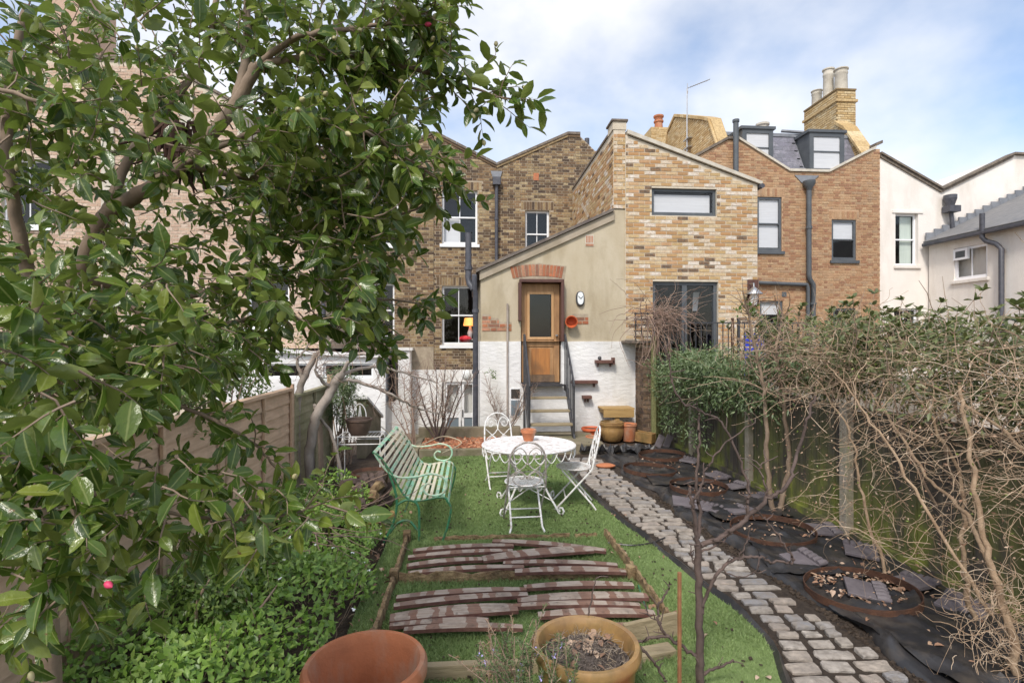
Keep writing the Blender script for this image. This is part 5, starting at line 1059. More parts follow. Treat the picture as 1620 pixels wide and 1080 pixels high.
# ------------------------------------------------------------------ raised bed with barrel staves
t = thing('raised_bed', 'rotting timber raised bed frame in two bays laid on the lawn', 'raised bed', (.4, 4.2, 0))
def rotbeam(a, b, w_, h_, seed, m=None, nm='timber'):
    a = Vector(a); b = Vector(b); r_ = random.Random(seed); n_ = 26; d = (b-a).normalized(); s = d.cross(Vector((0, 0, 1))).normalized(); q = MB()
    for i in range(n_+1):
        c = a.lerp(b, i/n_); hh = h_*(1-.35*r_.random()**3); ww = w_*(1-.4*r_.random()**2)
        for u, z in ((-.5, 0), (.5, 0), (.52, hh*.55), (.35, hh), (-.35, hh*r_.uniform(.85, 1.05)), (-.5, hh*.6)): q.v.append(tuple(c+s*(ww*u+r_.gauss(0, .002))+Vector((0, 0, z))))
    for i in range(n_):
        for k in range(6): k2 = (k+1) % 6; q.f.append((i*6+k, i*6+k2, i*6+6+k2, i*6+6+k))
    q.f += [tuple(range(5, -1, -1)), tuple(n_*6+k for k in range(6))]; q.build(nm, m or M['rotwood'], t)
rotbeam((-.60, 5.10, .0), (-.60, 4.28, .0), .04, .095, 1); rotbeam((-.60, 4.25, .0), (-.61, 3.42, .0), .04, .095, 2)
rotbeam((1.30, 5.12, .0), (1.32, 4.20, .0), .04, .095, 3); rotbeam((1.32, 4.17, .0), (1.33, 3.35, .0), .04, .095, 4)
rotbeam((-.56, 4.26, .0), (1.28, 4.20, .0), .045, .10, 5); rotbeam((-.35, 5.13, .0), (.95, 5.12, .0), .03, .06, 6); rotbeam((1.0, 5.12, .0), (1.22, 5.14, .0), .03, .05, 7)
for x, y in ((-.60, 4.27), (-.60, 5.13), (1.27, 4.20)): q = MB(); q.box(x-.035, x+.035, y-.035, y+.035, 0, .12); q.build('corner_post', M['rotwood'], t, bevel=.01)
q = MB(); q.box(-.30, .98, 3.02, 3.07, .0, .09); q.build('front_board', M['tread'], t, bevel=.005)
q = MB(); q.bar((.95, 3.28, .07), (1.32, 3.36, .09), .03, .15); q.build('corner_board', M['tread'], t, bevel=.005)
q = MB(); q.bar((.85, 3.10, .03), (1.22, 3.18, .03), .10, .05); q.build('loose_block', M['tread'], t, bevel=.005)
# longer pale turf showing inside the front bay
pts = []
while len(pts) < 26000:
    x, y = rg.uniform(-.56, 1.28), rg.uniform(3.08, 5.08); pts.append((x, y, .02))
P = np.array(pts); n = len(P); D = rvec(n)*.8; D[:, 2] = np.abs(D[:, 2])*.4+.5
tag(leaves('bed_grass', M['grassblade'], P, D, rvec(n), nr.uniform(.03, .055, n), .005, kind='stuff', low='blade'), 'longer tufted artificial grass inside the raised bed', 'grass', kind='stuff')
def stavemat():
    m, t_, p, o = _new('striped_barrel_stave'); p.inputs['Roughness'].default_value = .8
    uv = t_.nodes.new('ShaderNodeUVMap'); s = t_.nodes.new('ShaderNodeSeparateXYZ'); t_.links.new(uv.outputs[0], s.inputs[0])
    wn = noise(t_, 9, 3, lo=0, hi=1); ob_ = t_.nodes.new('ShaderNodeObjectInfo'); k1 = t_.nodes.new('ShaderNodeMath'); k1.operation = 'MULTIPLY_ADD'; k1.inputs[1].default_value = .10; t_.links.new(wn, k1.inputs[0]); t_.links.new(s.outputs[0], k1.inputs[2]); k2 = t_.nodes.new('ShaderNodeMath'); k2.operation = 'MULTIPLY_ADD'; k2.inputs[1].default_value = .35; t_.links.new(ob_.outputs['Random'], k2.inputs[0]); t_.links.new(k1.outputs[0], k2.inputs[2]); k3 = t_.nodes.new('ShaderNodeMath'); k3.operation = 'FRACT'; t_.links.new(k2.outputs[0], k3.inputs[0])
    band = ramp(t_, k3.outputs[0], [(.15,)*3, (.15,)*3, (1,)*3, (.1,)*3, (.12,)*3, (.9,)*3, (.9,)*3, (.05,)*3, (.05,)*3, (.05,)*3, (.1,)*3, (.95,)*3, (.9,)*3, (.1,)*3, (.1,)*3, (1,)*3, (.15,)*3, (.9,)*3])
    n1 = mixc(t_, noise(t_, (9, 60, 60), mode='pos'), (.48, .41, .34), (.34, .265, .205)); n2 = mixc(t_, noise(t_, (9, 60, 60), mode='pos'), (.25, .135, .09), (.18, .095, .065))
    f = t_.nodes.new('ShaderNodeMath'); f.operation = 'MULTIPLY'; f.inputs[1].default_value = 1; t_.links.new(band, f.inputs[0])
    c = mixc(t_, f.outputs[0], n1, n2); c = mixc(t_, noise(t_, 5, 6, lo=.5, hi=.7), c, (.19, .145, .115)); c = mixc(t_, noise(t_, 14, lo=.6, hi=.75), c, (.07, .05, .04)); t_.links.new(c, p.inputs['Base Color'])
    bump(t_, p, noise(t_, (12, 90, 90), 5), .4, .004); return m
M['stave'] = stavemat(); M['staveside'] = mat('wine_stained_stave_edge', (.11, .045, .038), (.19, .10, .075), 16, .7)
def stave(a, b, wd, lb, z=.055):
    a = gr(*a, z); b = gr(*b, z); mid = (a+b)/2; ln = (b-a).length; ang = math.atan2(b.y-a.y, b.x-a.x)
    t_ = thing('barrel_stave', lb, 'stave', (mid.x, mid.y, z), 'old barrel staves laid in the raised bed'); t_.rotation_euler.z = ang
    n_ = 18; T = MB(); S = MB(); uv = []
    for i in range(n_+1):
        f = i/n_*2-1; x = f*ln/2; hw = wd/2*(1-.30*f*f); zz = .016*(1-f*f)
        T.v += [(x, -hw, zz+.024), (x, 0, zz+.028), (x, hw, zz+.024)]; S.v += [(x, -hw, zz+.024), (x, -hw, zz), (x, hw, zz), (x, hw, zz+.024)]
    for i in range(n_):
        T.f += [(3*i, 3*i+3, 3*i+4, 3*i+1), (3*i+1, 3*i+4, 3*i+5, 3*i+2)]
        for k in range(3): S.f.append((4*i+k, 4*i+k+1, 4*i+5+k, 4*i+4+k))
    S.f += [(0, 1, 2, 3), (4*n_+3, 4*n_+2, 4*n_+1, 4*n_)]
    fl = rg.random() < .5
    o = T.build('face', M['stave'], None, smooth=True); o.parent = t_; u = o.data.uv_layers.new(name='UVMap')
    for lp_ in o.data.loops: xx = o.data.vertices[lp_.vertex_index].co; u.data[lp_.index].uv = ((.999 if fl else 0)+(-1 if fl else 1)*min(.998, max(.001, (xx.x+ln/2)/ln)), xx.y/wd)
    o = S.build('edge', M['staveside'], None); o.parent = t_
def z6(x, y): return (460+x/2.4545, 820+y/2.4545)
SV = [((475, 132), (865, 112), .085, 'stave in the far bay, left side, farthest back'), ((455, 158), (862, 132), .075, 'stave in the far bay, left side, second from the back'), ((450, 192), (770, 165), .085, 'stave in the far bay, left side, third from the back with a dark hollow'), ((455, 220), (905, 196), .075, 'stave in the far bay, left side, nearest the middle beam'),
 ((785, 94), (1225, 132), .095, 'long stave in the far bay, right side, farthest back'), ((745, 165), (1170, 126), .150, 'widest stave in the far bay, right side, with pale bung marks'), ((825, 180), (1268, 188), .080, 'stave in the far bay, right side, second from the middle beam'), ((870, 214), (1300, 212), .100, 'stave in the far bay, right side, nearest the middle beam'),
 ((410, 316), (915, 284), .075, 'stave in the near bay, left side, first below the middle beam'), ((400, 348), (920, 304), .075, 'stave in the near bay, left side, second below the middle beam'), ((905, 276), (1330, 266), .085, 'stave in the near bay, right side, first below the middle beam'), ((385, 398), (880, 356), .140, 'wide stave in the near bay, left side, with black soil at its end'),
 ((880, 326), (1385, 310), .110, 'wide stave in the near bay, right side, second below the middle beam'), ((850, 350), (1355, 345), .065, 'narrow stave in the near bay, right side, third below the middle beam'), ((385, 422), (770, 408), .090, 'stave in the near bay, left side, second from the front'), ((440, 442), (900, 432), .065, 'stave in the near bay, left side, frontmost'), ((960, 384), (1412, 376), .090, 'stave in the near bay, right side, behind the glazed pot'), ((1140, 440), (1425, 434), .070, 'stave in the near bay, right side, frontmost beside the glazed pot')]
for i, (a, b, w_, lb) in enumerate(SV): stave(z6(*a), z6(*b), w_, lb, .05+.012*(i % 2))
# ------------------------------------------------------------------ pots
c = pd(578, 1045, 2.45)
pot('flower_pot', 'big empty terracotta pot at the bottom edge of the photo', (c.x, c.y, c.z-.53), [(.20, 0), (.21, .01), (.255, .42), (.262, .44), (.270, .45), (.280, .47), (.280, .51), (.268, .53), (.248, .53), (.238, .51), (.232, .48), (.19, .12), (.001, .10)], M['terra'], n=48)
q = MB(); q.box(c.x-.5, c.x+1.0, c.y-.35, c.y+.35, -.15, -.09); one('paving_slab', 'grey paving slab under the big terracotta pot', 'paving', q, M['slate_grey'], bevel=.01)
cg = pd(927, 1018, 2.65)
gpt = thing('glazed_pot', 'wide honey glazed pot of grey soil and dead stalks, front centre', 'flower pot', (cg.x, cg.y, 0))
zt = cg.z
MB().lathe([(.15, 0), (.16, .02), (.235, zt-.16), (.242, zt-.06), (.262, zt-.045), (.270, zt-.015), (.258, zt+.012), (.236, zt+.010), (.222, zt-.02), (.215, zt-.12), (.001, zt-.13)], 48, (cg.x, cg.y, 0)).build('body', M['glaze'], gpt, smooth=True)
q = MB(); n_ = 30
for i in range(n_+1):
    for j in range(24):
        r_ = .216*i/n_; a = 2*math.pi*j/24; q.v.append((cg.x+r_*math.cos(a), cg.y+r_*math.sin(a), zt-.075+.05*(1-(i/n_)**2)+rg.gauss(0, .007)))
for i in range(n_):
    for j in range(24): j2 = (j+1) % 24; q.f.append((i*24+j, i*24+j2, i*24+24+j2, i*24+24+j))
q.build('soil', mat('grey_dry_soil', (.095, .075, .065), (.17, .14, .12), 40, .95, 80, 1.0, .02), gpt)
q = MB()
for i in range(420):
    a, r_ = rg.uniform(0, 6.28), .2*rg.random()**.5; b = Vector((cg.x+r_*math.cos(a), cg.y+r_*math.sin(a), zt-.06+.05*(1-(r_/.216)**2))); d_ = Vector((rg.gauss(0, 1), rg.gauss(0, 1), rg.uniform(.05, .5))).normalized(); l_ = rg.uniform(.02, .07)
    q.tube([b, b+d_*l_*.5+Vector((0, 0, .006)), b+d_*l_], [.0012, .001, .0006], 3, False)
q.build('dead_stalks', mat('grey_dead_stalk', (.2, .16, .13), cols=[(.20, .165, .14), (.30, .25, .20), (.14, .11, .095), (.36, .28, .19)], rough=.9), gpt, kind='stuff')
P = [(cg.x+rg.gauss(0, .08), cg.y+rg.gauss(0, .08), zt-.015) for _ in range(30)]; leaves('dead_leaves', M['deadleaf'], P, rvec(30)*[1, 1, .2], rvec(30)*.4+[0, 0, 1], .045, .03, gpt, 'stuff', curl=.3)
q = MB(); q.lathe([(.115, 0), (.13, .03), (.155, .06), (.155, .085), (.135, .09), (.09, .40), (.085, .41), (.001, .41)], 30); op = q.build('upturned_pot', M['terra'], None, smooth=True); cc = pd(1040, 1085, 2.5); op.location = (cc.x, cc.y, cc.z-.25); op.rotation_euler = (.5, .9, 0); op.location = (cc.x-.14, cc.y, cc.z-.20)
tag(op, 'smooth terracotta pot lying upturned beside the glazed pot', 'flower pot')
G_ = 'pots by the white wall'
def wpot(px, py, lb, prof, m, inner=None, z=0.02):
    c = gr(px, py, z); return pot('flower_pot', lb, (c.x, c.y, z), prof, m, G_, inner)
wpot(968, 697, 'big round bellied honey glazed pot, front of the group by the wall', [(.15, 0), (.17, .02), (.225, .14), (.232, .22), (.215, .27), (.22, .28), (.235, .30), (.235, .33), (.222, .335), (.225, .36), (.205, .37), (.19, .30), (.001, .27)], M['glaze'], (.19, .30))
wpot(980, 684, 'olive green glazed pot at the back of the group by the wall', taper(.16, .22, .36, .03, .05), M['olive'], (.19, .32))
wpot(995, 697, 'tall plain terracotta pot right of the big glazed pot', taper(.115, .145, .33, .012, .05), M['terra'], (.12, .30))
wpot(936, 694, 'wide shallow terracotta bowl, leftmost of the group by the wall', taper(.12, .19, .22, .02, .05), M['terrared'], (.16, .19))
wpot(938, 704, 'small terracotta pot in front of the wide shallow bowl', taper(.09, .125, .17, .02, .045), M['terra'], (.1, .14))
wpot(952, 682, 'dull red terracotta pot behind the wide shallow bowl', taper(.15, .20, .36, .02, .05), M['terra'], (.17, .32))
c = gr(1018, 698, .02); t = thing('trough_planter', 'rectangular yellow brown trough planter tilted beside the fence', 'planter', (c.x, c.y, .02))
for b_ in ((-.20, .20, -.10, -.08, 0, .18), (-.20, .20, .08, .10, 0, .18), (-.20, -.18, -.08, .08, 0, .18), (.18, .20, -.08, .08, 0, .18), (-.18, .18, -.08, .08, .02, .05)):
    q = MB(); q.box(*b_); o = q.build('side' if b_[5] > .1 else 'base', M['glaze'], None, bevel=.006); o.parent = t
t.rotation_euler = (0, .06, -.75)
q = MB(); q.lathe([(.001, 0), (.14, .005), (.15, .03), (.10, .055), (.001, .06)], 14, (0, 0, 0)); o = q.build('stone_slab', M['terra'], None, smooth=True); c = gr(958, 738, .02); o.location = c; o.scale = (1, .7, .8); tag(o, 'pinkish rounded stone on the soil behind the right-hand chair', 'stone')
# cane and hose
c = gr(1078, 1090, 0); tp = pd(1075, 905, 2.75); q = MB(); q.tube([(tp.x, tp.y, -.05), tp], .011, 8); one('garden_cane', 'rusty brown upright cane left of the bare young tree', 'cane', q, M['cane'])
q = MB(); q.tube([tuple(p) for p in curve_pts([gr(962, 858, .03), gr(1000, 862, .03), gr(1030, 858, .03), gr(1052, 850, .04)], 6)], .008, 5); one('black_cord', 'short piece of black irrigation pipe on the lawn edge', 'pipe', q, M['membrane'])
q = MB(); q.tube([tuple(p) for p in curve_pts([gr(600, 672, .32), gr(648, 705, .3), gr(700, 690, .28), gr(730, 700, .2), gr(700, 716, .16)], 8)], .008, 5); one('garden_hose', 'pale hose looping over the edge of the bark bed', 'hose', q, M['hose'])
q = MB(); q.tube([tuple(p) for p in curve_pts([gr(1010, 925, .06), gr(1018, 950, .05), gr(1032, 975, .06), gr(1045, 985, .05)], 6)], .006, 5); one('green_cord', 'green plastic string along the raised bed frame', 'cord', q, M['bench_d'])
# ------------------------------------------------------------------ vegetation
rv = random.Random(77)
def branch(mb, pts, r0, r1, n=7, seg=7, jit=0.0):
    C = curve_pts(pts, seg); m = len(C); P = []
    for i, p in enumerate(C): P.append(Vector(p)+Vector((rv.gauss(0, jit), rv.gauss(0, jit), rv.gauss(0, jit))))
    mb.tube(P, [r0+(r1-r0)*i/(m-1) for i in range(m)], n); return P
def wig(a, d, ln, n=6, curl=.35, grav=0, rg_=rv):
    """a wandering twig"""
    P = [Vector(a)]; d = Vector(d).normalized(); st_ = ln/n
    for i in range(n):
        d = (d+Vector((rg_.gauss(0, curl), rg_.gauss(0, curl), rg_.gauss(0, curl)-grav))).normalized(); P.append(P[-1]+d*st_)
    return P
def split_leaves(parent, m, P, D, U, ln, wd, key, cap=300, fold=.12, curl=.15, part='leaf'):
    """the leaves that show largest are leaves of their own, the rest one mass"""
    P = np.asarray(P, float); D = np.asarray(D, float); U = np.asarray(U, float); ln = np.asarray(ln, float); wd = np.asarray(wd, float)
    size = ln/(np.linalg.norm(P-np.array((0, 0, EYE)), axis=1)+.01); rel = P @ np.array((math.sin(YAW), math.cos(YAW), 0)); side = P @ np.array((math.cos(YAW), -math.sin(YAW), 0))
    vis = (rel > .3) & (np.abs(side/np.maximum(rel, .1)) < .98) & (np.abs((P[:, 2]-EYE)/np.maximum(rel, .1)) < .66)
    order = np.argsort(-(size*vis)); top = order[:cap]; rest = order[cap:]
    tmpl = leaves('leaf_template', m, [(0, 0, 0)], [(1, 0, 0)], [(0, 0, 1)], 1.0, 1.0, None, fold=fold*1.0, curl=curl, o0=(0, 0, 0)); me = tmpl.data; bpy.data.objects.remove(tmpl); me.name = part
    o0 = wloc(parent)
    for i in top:
        d = Vector(D[i]).normalized(); u = Vector(U[i]); s = d.cross(u).normalized(); u = s.cross(d)
        o = bpy.data.objects.new(part, me); link(o, parent)
        R3 = Matrix((d*ln[i], -s*wd[i], u*ln[i])).transposed(); o.matrix_local = Matrix.Translation(Vector(P[i])-o0) @ R3.to_4x4()
    leaves('foliage', m, P[rest], D[rest], U[rest], ln[rest], wd[rest], parent, 'stuff', fold=fold, curl=curl)
# ---- camellia on the left
cb = pd(60, 1270, 2.2)
cm = thing('camellia_tree', 'large glossy camellia tree filling the left of the photo', 'tree', (cb.x, cb.y, 0))
B = {}
def cbr(nm, pts, r0, r1, part='branch'):
    q = MB(); B[nm] = branch(q, [pd(*p) for p in pts], r0*.66, r1*.66, 9, 8, .002); q.build(part, M['barkc'], cm, smooth=True)
q = MB(); tr_ = branch(q, [(cb.x, cb.y, -.05), (cb.x+.02, cb.y+.03, .5), pd(60, 760, 2.2), pd(95, 530, 2.15)], .050, .038, 10); q.build('trunk', M['barkc'], cm, smooth=True)
cbr('A', [(95, 530, 2.15), (125, 440, 2.1), (165, 345, 2.05), (215, 312, 2.0), (290, 260, 1.95), (370, 170, 1.95), (405, 105, 1.95)], .052, .030)
cbr('A2', [(405, 105, 1.95), (480, 92, 1.95), (560, 92, 2.0), (650, 108, 2.0), (725, 132, 2.0), (795, 155, 2.0)], .024, .005)
cbr('B', [(370, 170, 1.95), (392, 80, 2.0), (390, 0, 2.05), (400, -90, 2.1)], .028, .016)
cbr('C', [(85, 545, 2.15), (60, 480, 2.1), (35, 390, 2.05), (12, 250, 2.0), (18, 120, 2.0), (45, 10, 2.0)], .042, .022)
cbr('D', [(405, 105, 1.95), (470, 60, 1.9), (560, 45, 1.9), (630, 35, 1.9), (690, 15, 1.9)], .02, .005)
cbr('E', [(290, 260, 1.95), (380, 280, 2.1), (470, 290, 2.2), (540, 325, 2.25), (630, 340, 2.3), (690, 312, 2.3)], .022, .004)
cbr('F', [(125, 440, 2.1), (200, 455, 2.2), (290, 470, 2.3), (400, 440, 2.4), (500, 450, 2.4), (575, 468, 2.45), (665, 480, 2.45)], .03, .005)
cbr('G', [(100, 520, 2.15), (175, 480, 2.3), (300, 520, 2.3), (420, 500, 2.3), (500, 510, 2.3), (560, 522, 2.3), (590, 535, 2.3)], .024, .004)
cbr('H', [(-60, 700, 1.5), (60, 740, 1.5), (180, 790, 1.55), (300, 815, 1.6), (420, 820, 1.7), (500, 800, 1.75)], .014, .004)
cbr('I', [(-60, 790, 1.3), (20, 840, 1.3), (60, 900, 1.3), (75, 960, 1.3)], .012, .005)
cbr('J', [(165, 345, 2.05), (215, 230, 2.2), (290, 140, 2.3), (330, 60, 2.35), (350, -60, 2.4)], .030, .014)
cbr('K', [(290, 260, 1.95), (400, 210, 1.8), (470, 190, 1.75), (560, 200, 1.75), (620, 235, 1.8), (680, 275, 1.85)], .016, .004)
cbr('Lb', [(100, 520, 2.15), (240, 620, 2.0), (330, 660, 2.0), (400, 700, 2.0), (440, 745, 2.0)], .016, .005)
cbr('Mb', [(-80, 120, 1.6), (60, 160, 1.6), (180, 200, 1.65), (300, 240, 1.7)], .012, .004)
cbr('Nb', [(-80, 440, 1.35), (0, 500, 1.35), (80, 540, 1.4), (130, 560, 1.45)], .012, .004)
P, D, U, LN, WD = [], [], [], [], []; tw = MB(); buds = []
def spray(p, d, ln=.2, k=9, sz=.073):
    d = Vector(d).normalized(); T = wig(p, d, ln, 5, .16, .02); tw.tube(T, [.0028, .0025, .0021, .0017, .0012, .0005], 4, False)
    for i in range(k):
        f = (i+.6)/k; f = .15+.85*f; idx = min(4, int(f*5)); b = T[idx].lerp(T[idx+1], f*5-idx); dd_ = (T[idx+1]-T[idx]).normalized()
        a = i*2.4+rv.uniform(-.4, .4); s1 = dd_.orthogonal().normalized(); s2 = dd_.cross(s1); rad = s1*math.cos(a)+s2*math.sin(a)
        ld = (dd_*(.45 if i < k-2 else .9)+rad*.9+Vector((0, 0, -.28))).normalized(); up = (Vector((0, 0, 1))*.75+rad*-.15+Vector((rv.gauss(0, .6), rv.gauss(0, .6)-.3, rv.gauss(0, .35))))
        l_ = sz*rv.uniform(.55, 1.15); P.append(b); D.append(ld); U.append(up); LN.append(l_); WD.append(l_*rv.uniform(.42, .53))
    if rv.random() < .35: buds.append((T[-1], (T[-1]-T[-2]).normalized()))
def along(nm, f0, n, ln=.2, sz=.073, k=9):
    C = B[nm]
    for i in range(n):
        f = f0+(1-f0)*rv.random(); x = f*(len(C)-1); i0 = min(int(x), len(C)-2); p = C[i0].lerp(C[i0+1], x-i0); t_ = (C[i0+1]-C[i0]).normalized()
        r_ = Vector((rv.gauss(0, 1), rv.gauss(0, 1), rv.gauss(0, 1))).normalized(); spray(p, t_*.6+r_, ln*rv.uniform(.6, 1.2), k, sz)
    spray(C[-1], C[-1]-C[-2], ln*.7, k, sz)
for nm, f0, n in (('A2', .15, 40), ('D', .1, 38), ('E', .2, 34), ('F', .35, 28), ('G', .35, 20), ('H', .1, 20), ('I', 0, 7), ('K', .2, 34), ('Lb', .3, 12), ('Mb', .0, 10), ('Nb', .0, 7), ('J', .4, 10), ('B', .3, 10), ('C', .3, 8)): along(nm, f0, n)
def fill(poly, d0, d1, n, sz=.073):
    xs = [p[0] for p in poly]; ys_ = [p[1] for p in poly]; c = 0
    while c < n:
        x, y = rv.uniform(min(xs), max(xs)), rv.uniform(min(ys_), max(ys_))
        if not inpoly(x, y, poly): continue
        p = pd(x, y, rv.uniform(d0, d1)); ctr = pd(150, 400, 2.1); o_ = (p-ctr).normalized()
        spray(p, o_+Vector((rv.gauss(0, .7), rv.gauss(0, .7), rv.gauss(0, .7))), .15, 8, sz); c += 1
fill([(420, -40), (690, -40), (725, 60), (710, 130), (650, 200), (610, 260), (645, 330), (605, 420), (560, 470), (400, 480), (350, 330), (400, 230), (380, 120)], 1.8, 2.9, 300)
fill([(400, 180), (580, 200), (630, 290), (610, 400), (560, 460), (420, 470), (380, 330)], 1.7, 2.8, 150)
fill([(-60, -40), (420, -40), (400, 230), (350, 430), (-60, 430)], 1.5, 3.0, 310)
fill([(60, 60), (300, 60), (340, 420), (200, 480), (60, 330)], 1.7, 2.8, 40)
fill([(-60, 430), (330, 430), (470, 475), (530, 490), (530, 515), (430, 535), (350, 570), (220, 620), (140, 690), (-60, 720)], 1.4, 2.6, 270)
fill([(-60, 700), (230, 690), (380, 740), (520, 800), (440, 850), (300, 860), (210, 930), (-60, 1010)], 1.2, 1.9, 105)
fill([(-40, 480), (140, 520), (120, 660), (-40, 640)], 1.0, 1.3, 8, .09)
split_leaves(cm, M['camellia'], P, D, U, LN, WD, 'c', fold=.14, curl=.16)
tw.build('twigs', M['barkc'], cm, kind='stuff')
for i, (p, d) in enumerate(buds[:110]):
    q = MB(); q.lathe([(.001, 0), (.006, .003), (.0085, .010), (.007, .018), (.001, .025)], 8); o = q.build('flower_bud', M['bud'] if i % 14 else M['pink'], None, smooth=True); o.parent = cm; o.location = p-wloc(cm); o.rotation_euler = d.to_track_quat('Z', 'Y').to_euler()
# the withered hanging clump in the tree
q = MB()
for i in range(40):
    a = pd(280+rv.uniform(-25, 25), 200+rv.uniform(-10, 20), 2.0); q.tube(wig(a, (rv.gauss(0, .2), rv.gauss(0, .2), -1), rv.uniform(.08, .26), 5, .2), [.008, .008, .007, .006, .005, .003], 4)
q.build('withered_growth', mat('dark_withered_bark', (.05, .025, .018), (.09, .045, .03), 20, .9), cm)
# ---- helper: cloud of leaves through an irregular volume
def cloud(n, c, r, lumps=14, rg_=rv, shell=.5):
    L_ = [(Vector(c)+Vector((rg_.uniform(-1, 1)*r[0], rg_.uniform(-1, 1)*r[1], rg_.uniform(-1, 1)*r[2]))*.75, rg_.uniform(.25, .5)) for _ in range(lumps)]; o = []; nn = []
    while len(o) < n:
        b, s = rg_.choice(L_); v = Vector((rg_.gauss(0, 1), rg_.gauss(0, 1), rg_.gauss(0, 1))).normalized(); k = (shell+(1-shell)*rg_.random())*s; o.append((b.x+v.x*k*r[0]*1.3, b.y+v.y*k*r[1]*1.0, b.z+v.z*k*r[2]*1.3)); nn.append(tuple(v))
    return np.array(o), np.array(nn)
def mass(parent, m, P, Nn, l0, l1, ratio, low=True, drop=.3, kind='stuff', cap=0, fold=.1, curl=.15):
    n = len(P); D = rvec(n)*.8+Nn*.6; D[:, 2] -= drop; U = Nn*.5+rvec(n)*.5+np.array([0, -.25, .8]); ln = nr.uniform(l0, l1, n)
    if cap: split_leaves(parent, m, P, D, U, ln, ln*ratio, 'x', cap, fold, curl)
    else: leaves('foliage', m, P, D, U, ln, ln*ratio, parent, kind, fold=fold, curl=curl, low=low)
# ---- ground cover on the left
GP = [(-2.15, 2.0), (-2.15, 6.3), (-1.35, 6.6), (-1.05, 5.7), (-.82, 5.2), (-.84, 4.55), (-.72, 4.05), (-.86, 3.5), (-.75, 3.0), (-.62, 2.3), (-.62, 2.0)]
def gh(x, y):
    e = min(1, max(0, (-.68-x)/.45)); return (.10+.16*e)*(1+.5*math.sin(x*6+1.3*y)*math.sin(y*4.1-x*2))+.10*max(0, math.sin(y*1.9+.7))*e
P, Nn = [], []
while len(P) < 15000:
    x, y = rv.uniform(-2.15, -.6), 2.0+4.6*rv.random()**1.3
    if inpoly(x, y, GP): h = gh(x, y); P.append((x, y, h*(.45+.55*rv.random()**.4))); Nn.append((rv.gauss(0, .3), -.35+rv.gauss(0, .3), 1))
gc = thing('ground_cover', 'mound of bright green periwinkle leaves along the left border', 'plant', (-1.4, 4, 0))
mass(gc, M['ground'], np.array(P), np.array(Nn), .034, .066, .54, low=True, drop=.1, cap=0)
st2 = MB()
for i in range(260):
    x, y = rv.uniform(-2.1, -.8), rv.uniform(2.2, 6)
    if inpoly(x, y, GP): st2.tube(wig((x, y, 0), (rv.gauss(0, .4), rv.gauss(0, .4), 1), gh(x, y)*1.2, 4, .2), [.003, .0025, .002, .002, .0015], 4, False)
st2.build('stems', M['twig'], gc, kind='stuff')
P = [(rv.uniform(-1.5, -.75), rv.uniform(3.3, 5.6), 0) for _ in range(26)]; P = [(x, y, gh(x, y)+.02) for x, y, _ in P]
fl = leaves('flowers', M['white'], np.repeat(P, 5, axis=0), rvec(130)*[1, 1, .3], rvec(130)*.3+[0, -.5, 1], .016, .012, gc, 'stuff', low=True)
# ---- strap leaved plant by the log pile
t = thing('strap_leaf_plant', 'yellow green strap-leaved clump in front of the log pile', 'plant', (-1.35, 5.9, 0)); q = MB()
for i in range(150):
    a = rv.uniform(0, 6.28); l_ = rv.uniform(.2, .42); b = Vector((-1.38+rv.gauss(0, .14), 5.85+rv.gauss(0, .2), .08)); d = Vector((math.cos(a), math.sin(a), 0)); s = Vector((-d.y, d.x, 0))*.009; T = [(b+d*l_*.75*f+Vector((0, 0, l_*(1.5*f-1.25*f*f)))) for f in (0, .3, .6, .85, 1)]; w_ = [1, 1, .9, .6, .1]
    for k in range(4): q.quad(T[k]-s*w_[k], T[k]+s*w_[k], T[k+1]+s*w_[k+1], T[k+1]-s*w_[k+1])
q.build('blades', M['strap'], t, kind='stuff')
# ---- shrubs behind and along the left fence
def shrub(nm, lb, c, r, n, m, l0, l1, ratio, lumps=14, cap=0, stemz=0, low=True, shell=.5, cat='shrub'):
    t = thing(nm, lb, cat, (c[0], c[1], stemz)); P_, N_ = cloud(n, c, r, lumps, shell=shell); mass(t, m, P_, N_, l0, l1, ratio, cap=cap, low=low); q = MB()
    for i in range(16):
        e = P_[rv.randrange(len(P_))]; b = Vector((c[0]+rv.gauss(0, .08), c[1]+rv.gauss(0, .1), stemz)); mid = (b+Vector(e))/2+Vector((rv.gauss(0, .1), rv.gauss(0, .1), .1)); branch(q, [b, mid, Vector(e)], .014, .004, 5, 4)
    q.build('stems', M['twig'], t, smooth=True); return t
shrub('small_leaf_shrub', 'light green small-leaved shrub against the left fence near the camellia', (-2.55, 4.3, 1.35), (.35, .9, .30), 3600, M['shrub'], .025, .05, .5)
shrub('small_leaf_shrub', 'light green small-leaved shrub rising above the left fence', (-2.7, 5.9, 1.60), (.5, 1.0, .36), 3600, M['shrub'], .03, .055, .5)
shrub('evergreen_climber', 'grey green feathery climber over the far end of the left fence', (-1.98, 8.5, 1.05), (.30, .55, .42), 4200, M['jasmine'], .04, .075, .18)
shrub('small_leaf_shrub', 'low leafy shrub under the lowest camellia branch', (-1.55, 3.6, .45), (.35, .45, .25), 2400, M['shrub'], .03, .055, .48)
shrub('laurel_bush', 'dark evergreen bush behind the left fence below the white outhouse wall', (-3.1, 6.9, 1.75), (.8, 1.2, .50), 4200, M['camellia'], .05, .085, .42, 20)
shrub('laurel_bush', 'tall evergreen bush behind the left fence near the camellia trunk', (-4.0, 5.6, 2.1), (.9, 1.0, .75), 5200, M['camellia'], .05, .09, .42, 26)
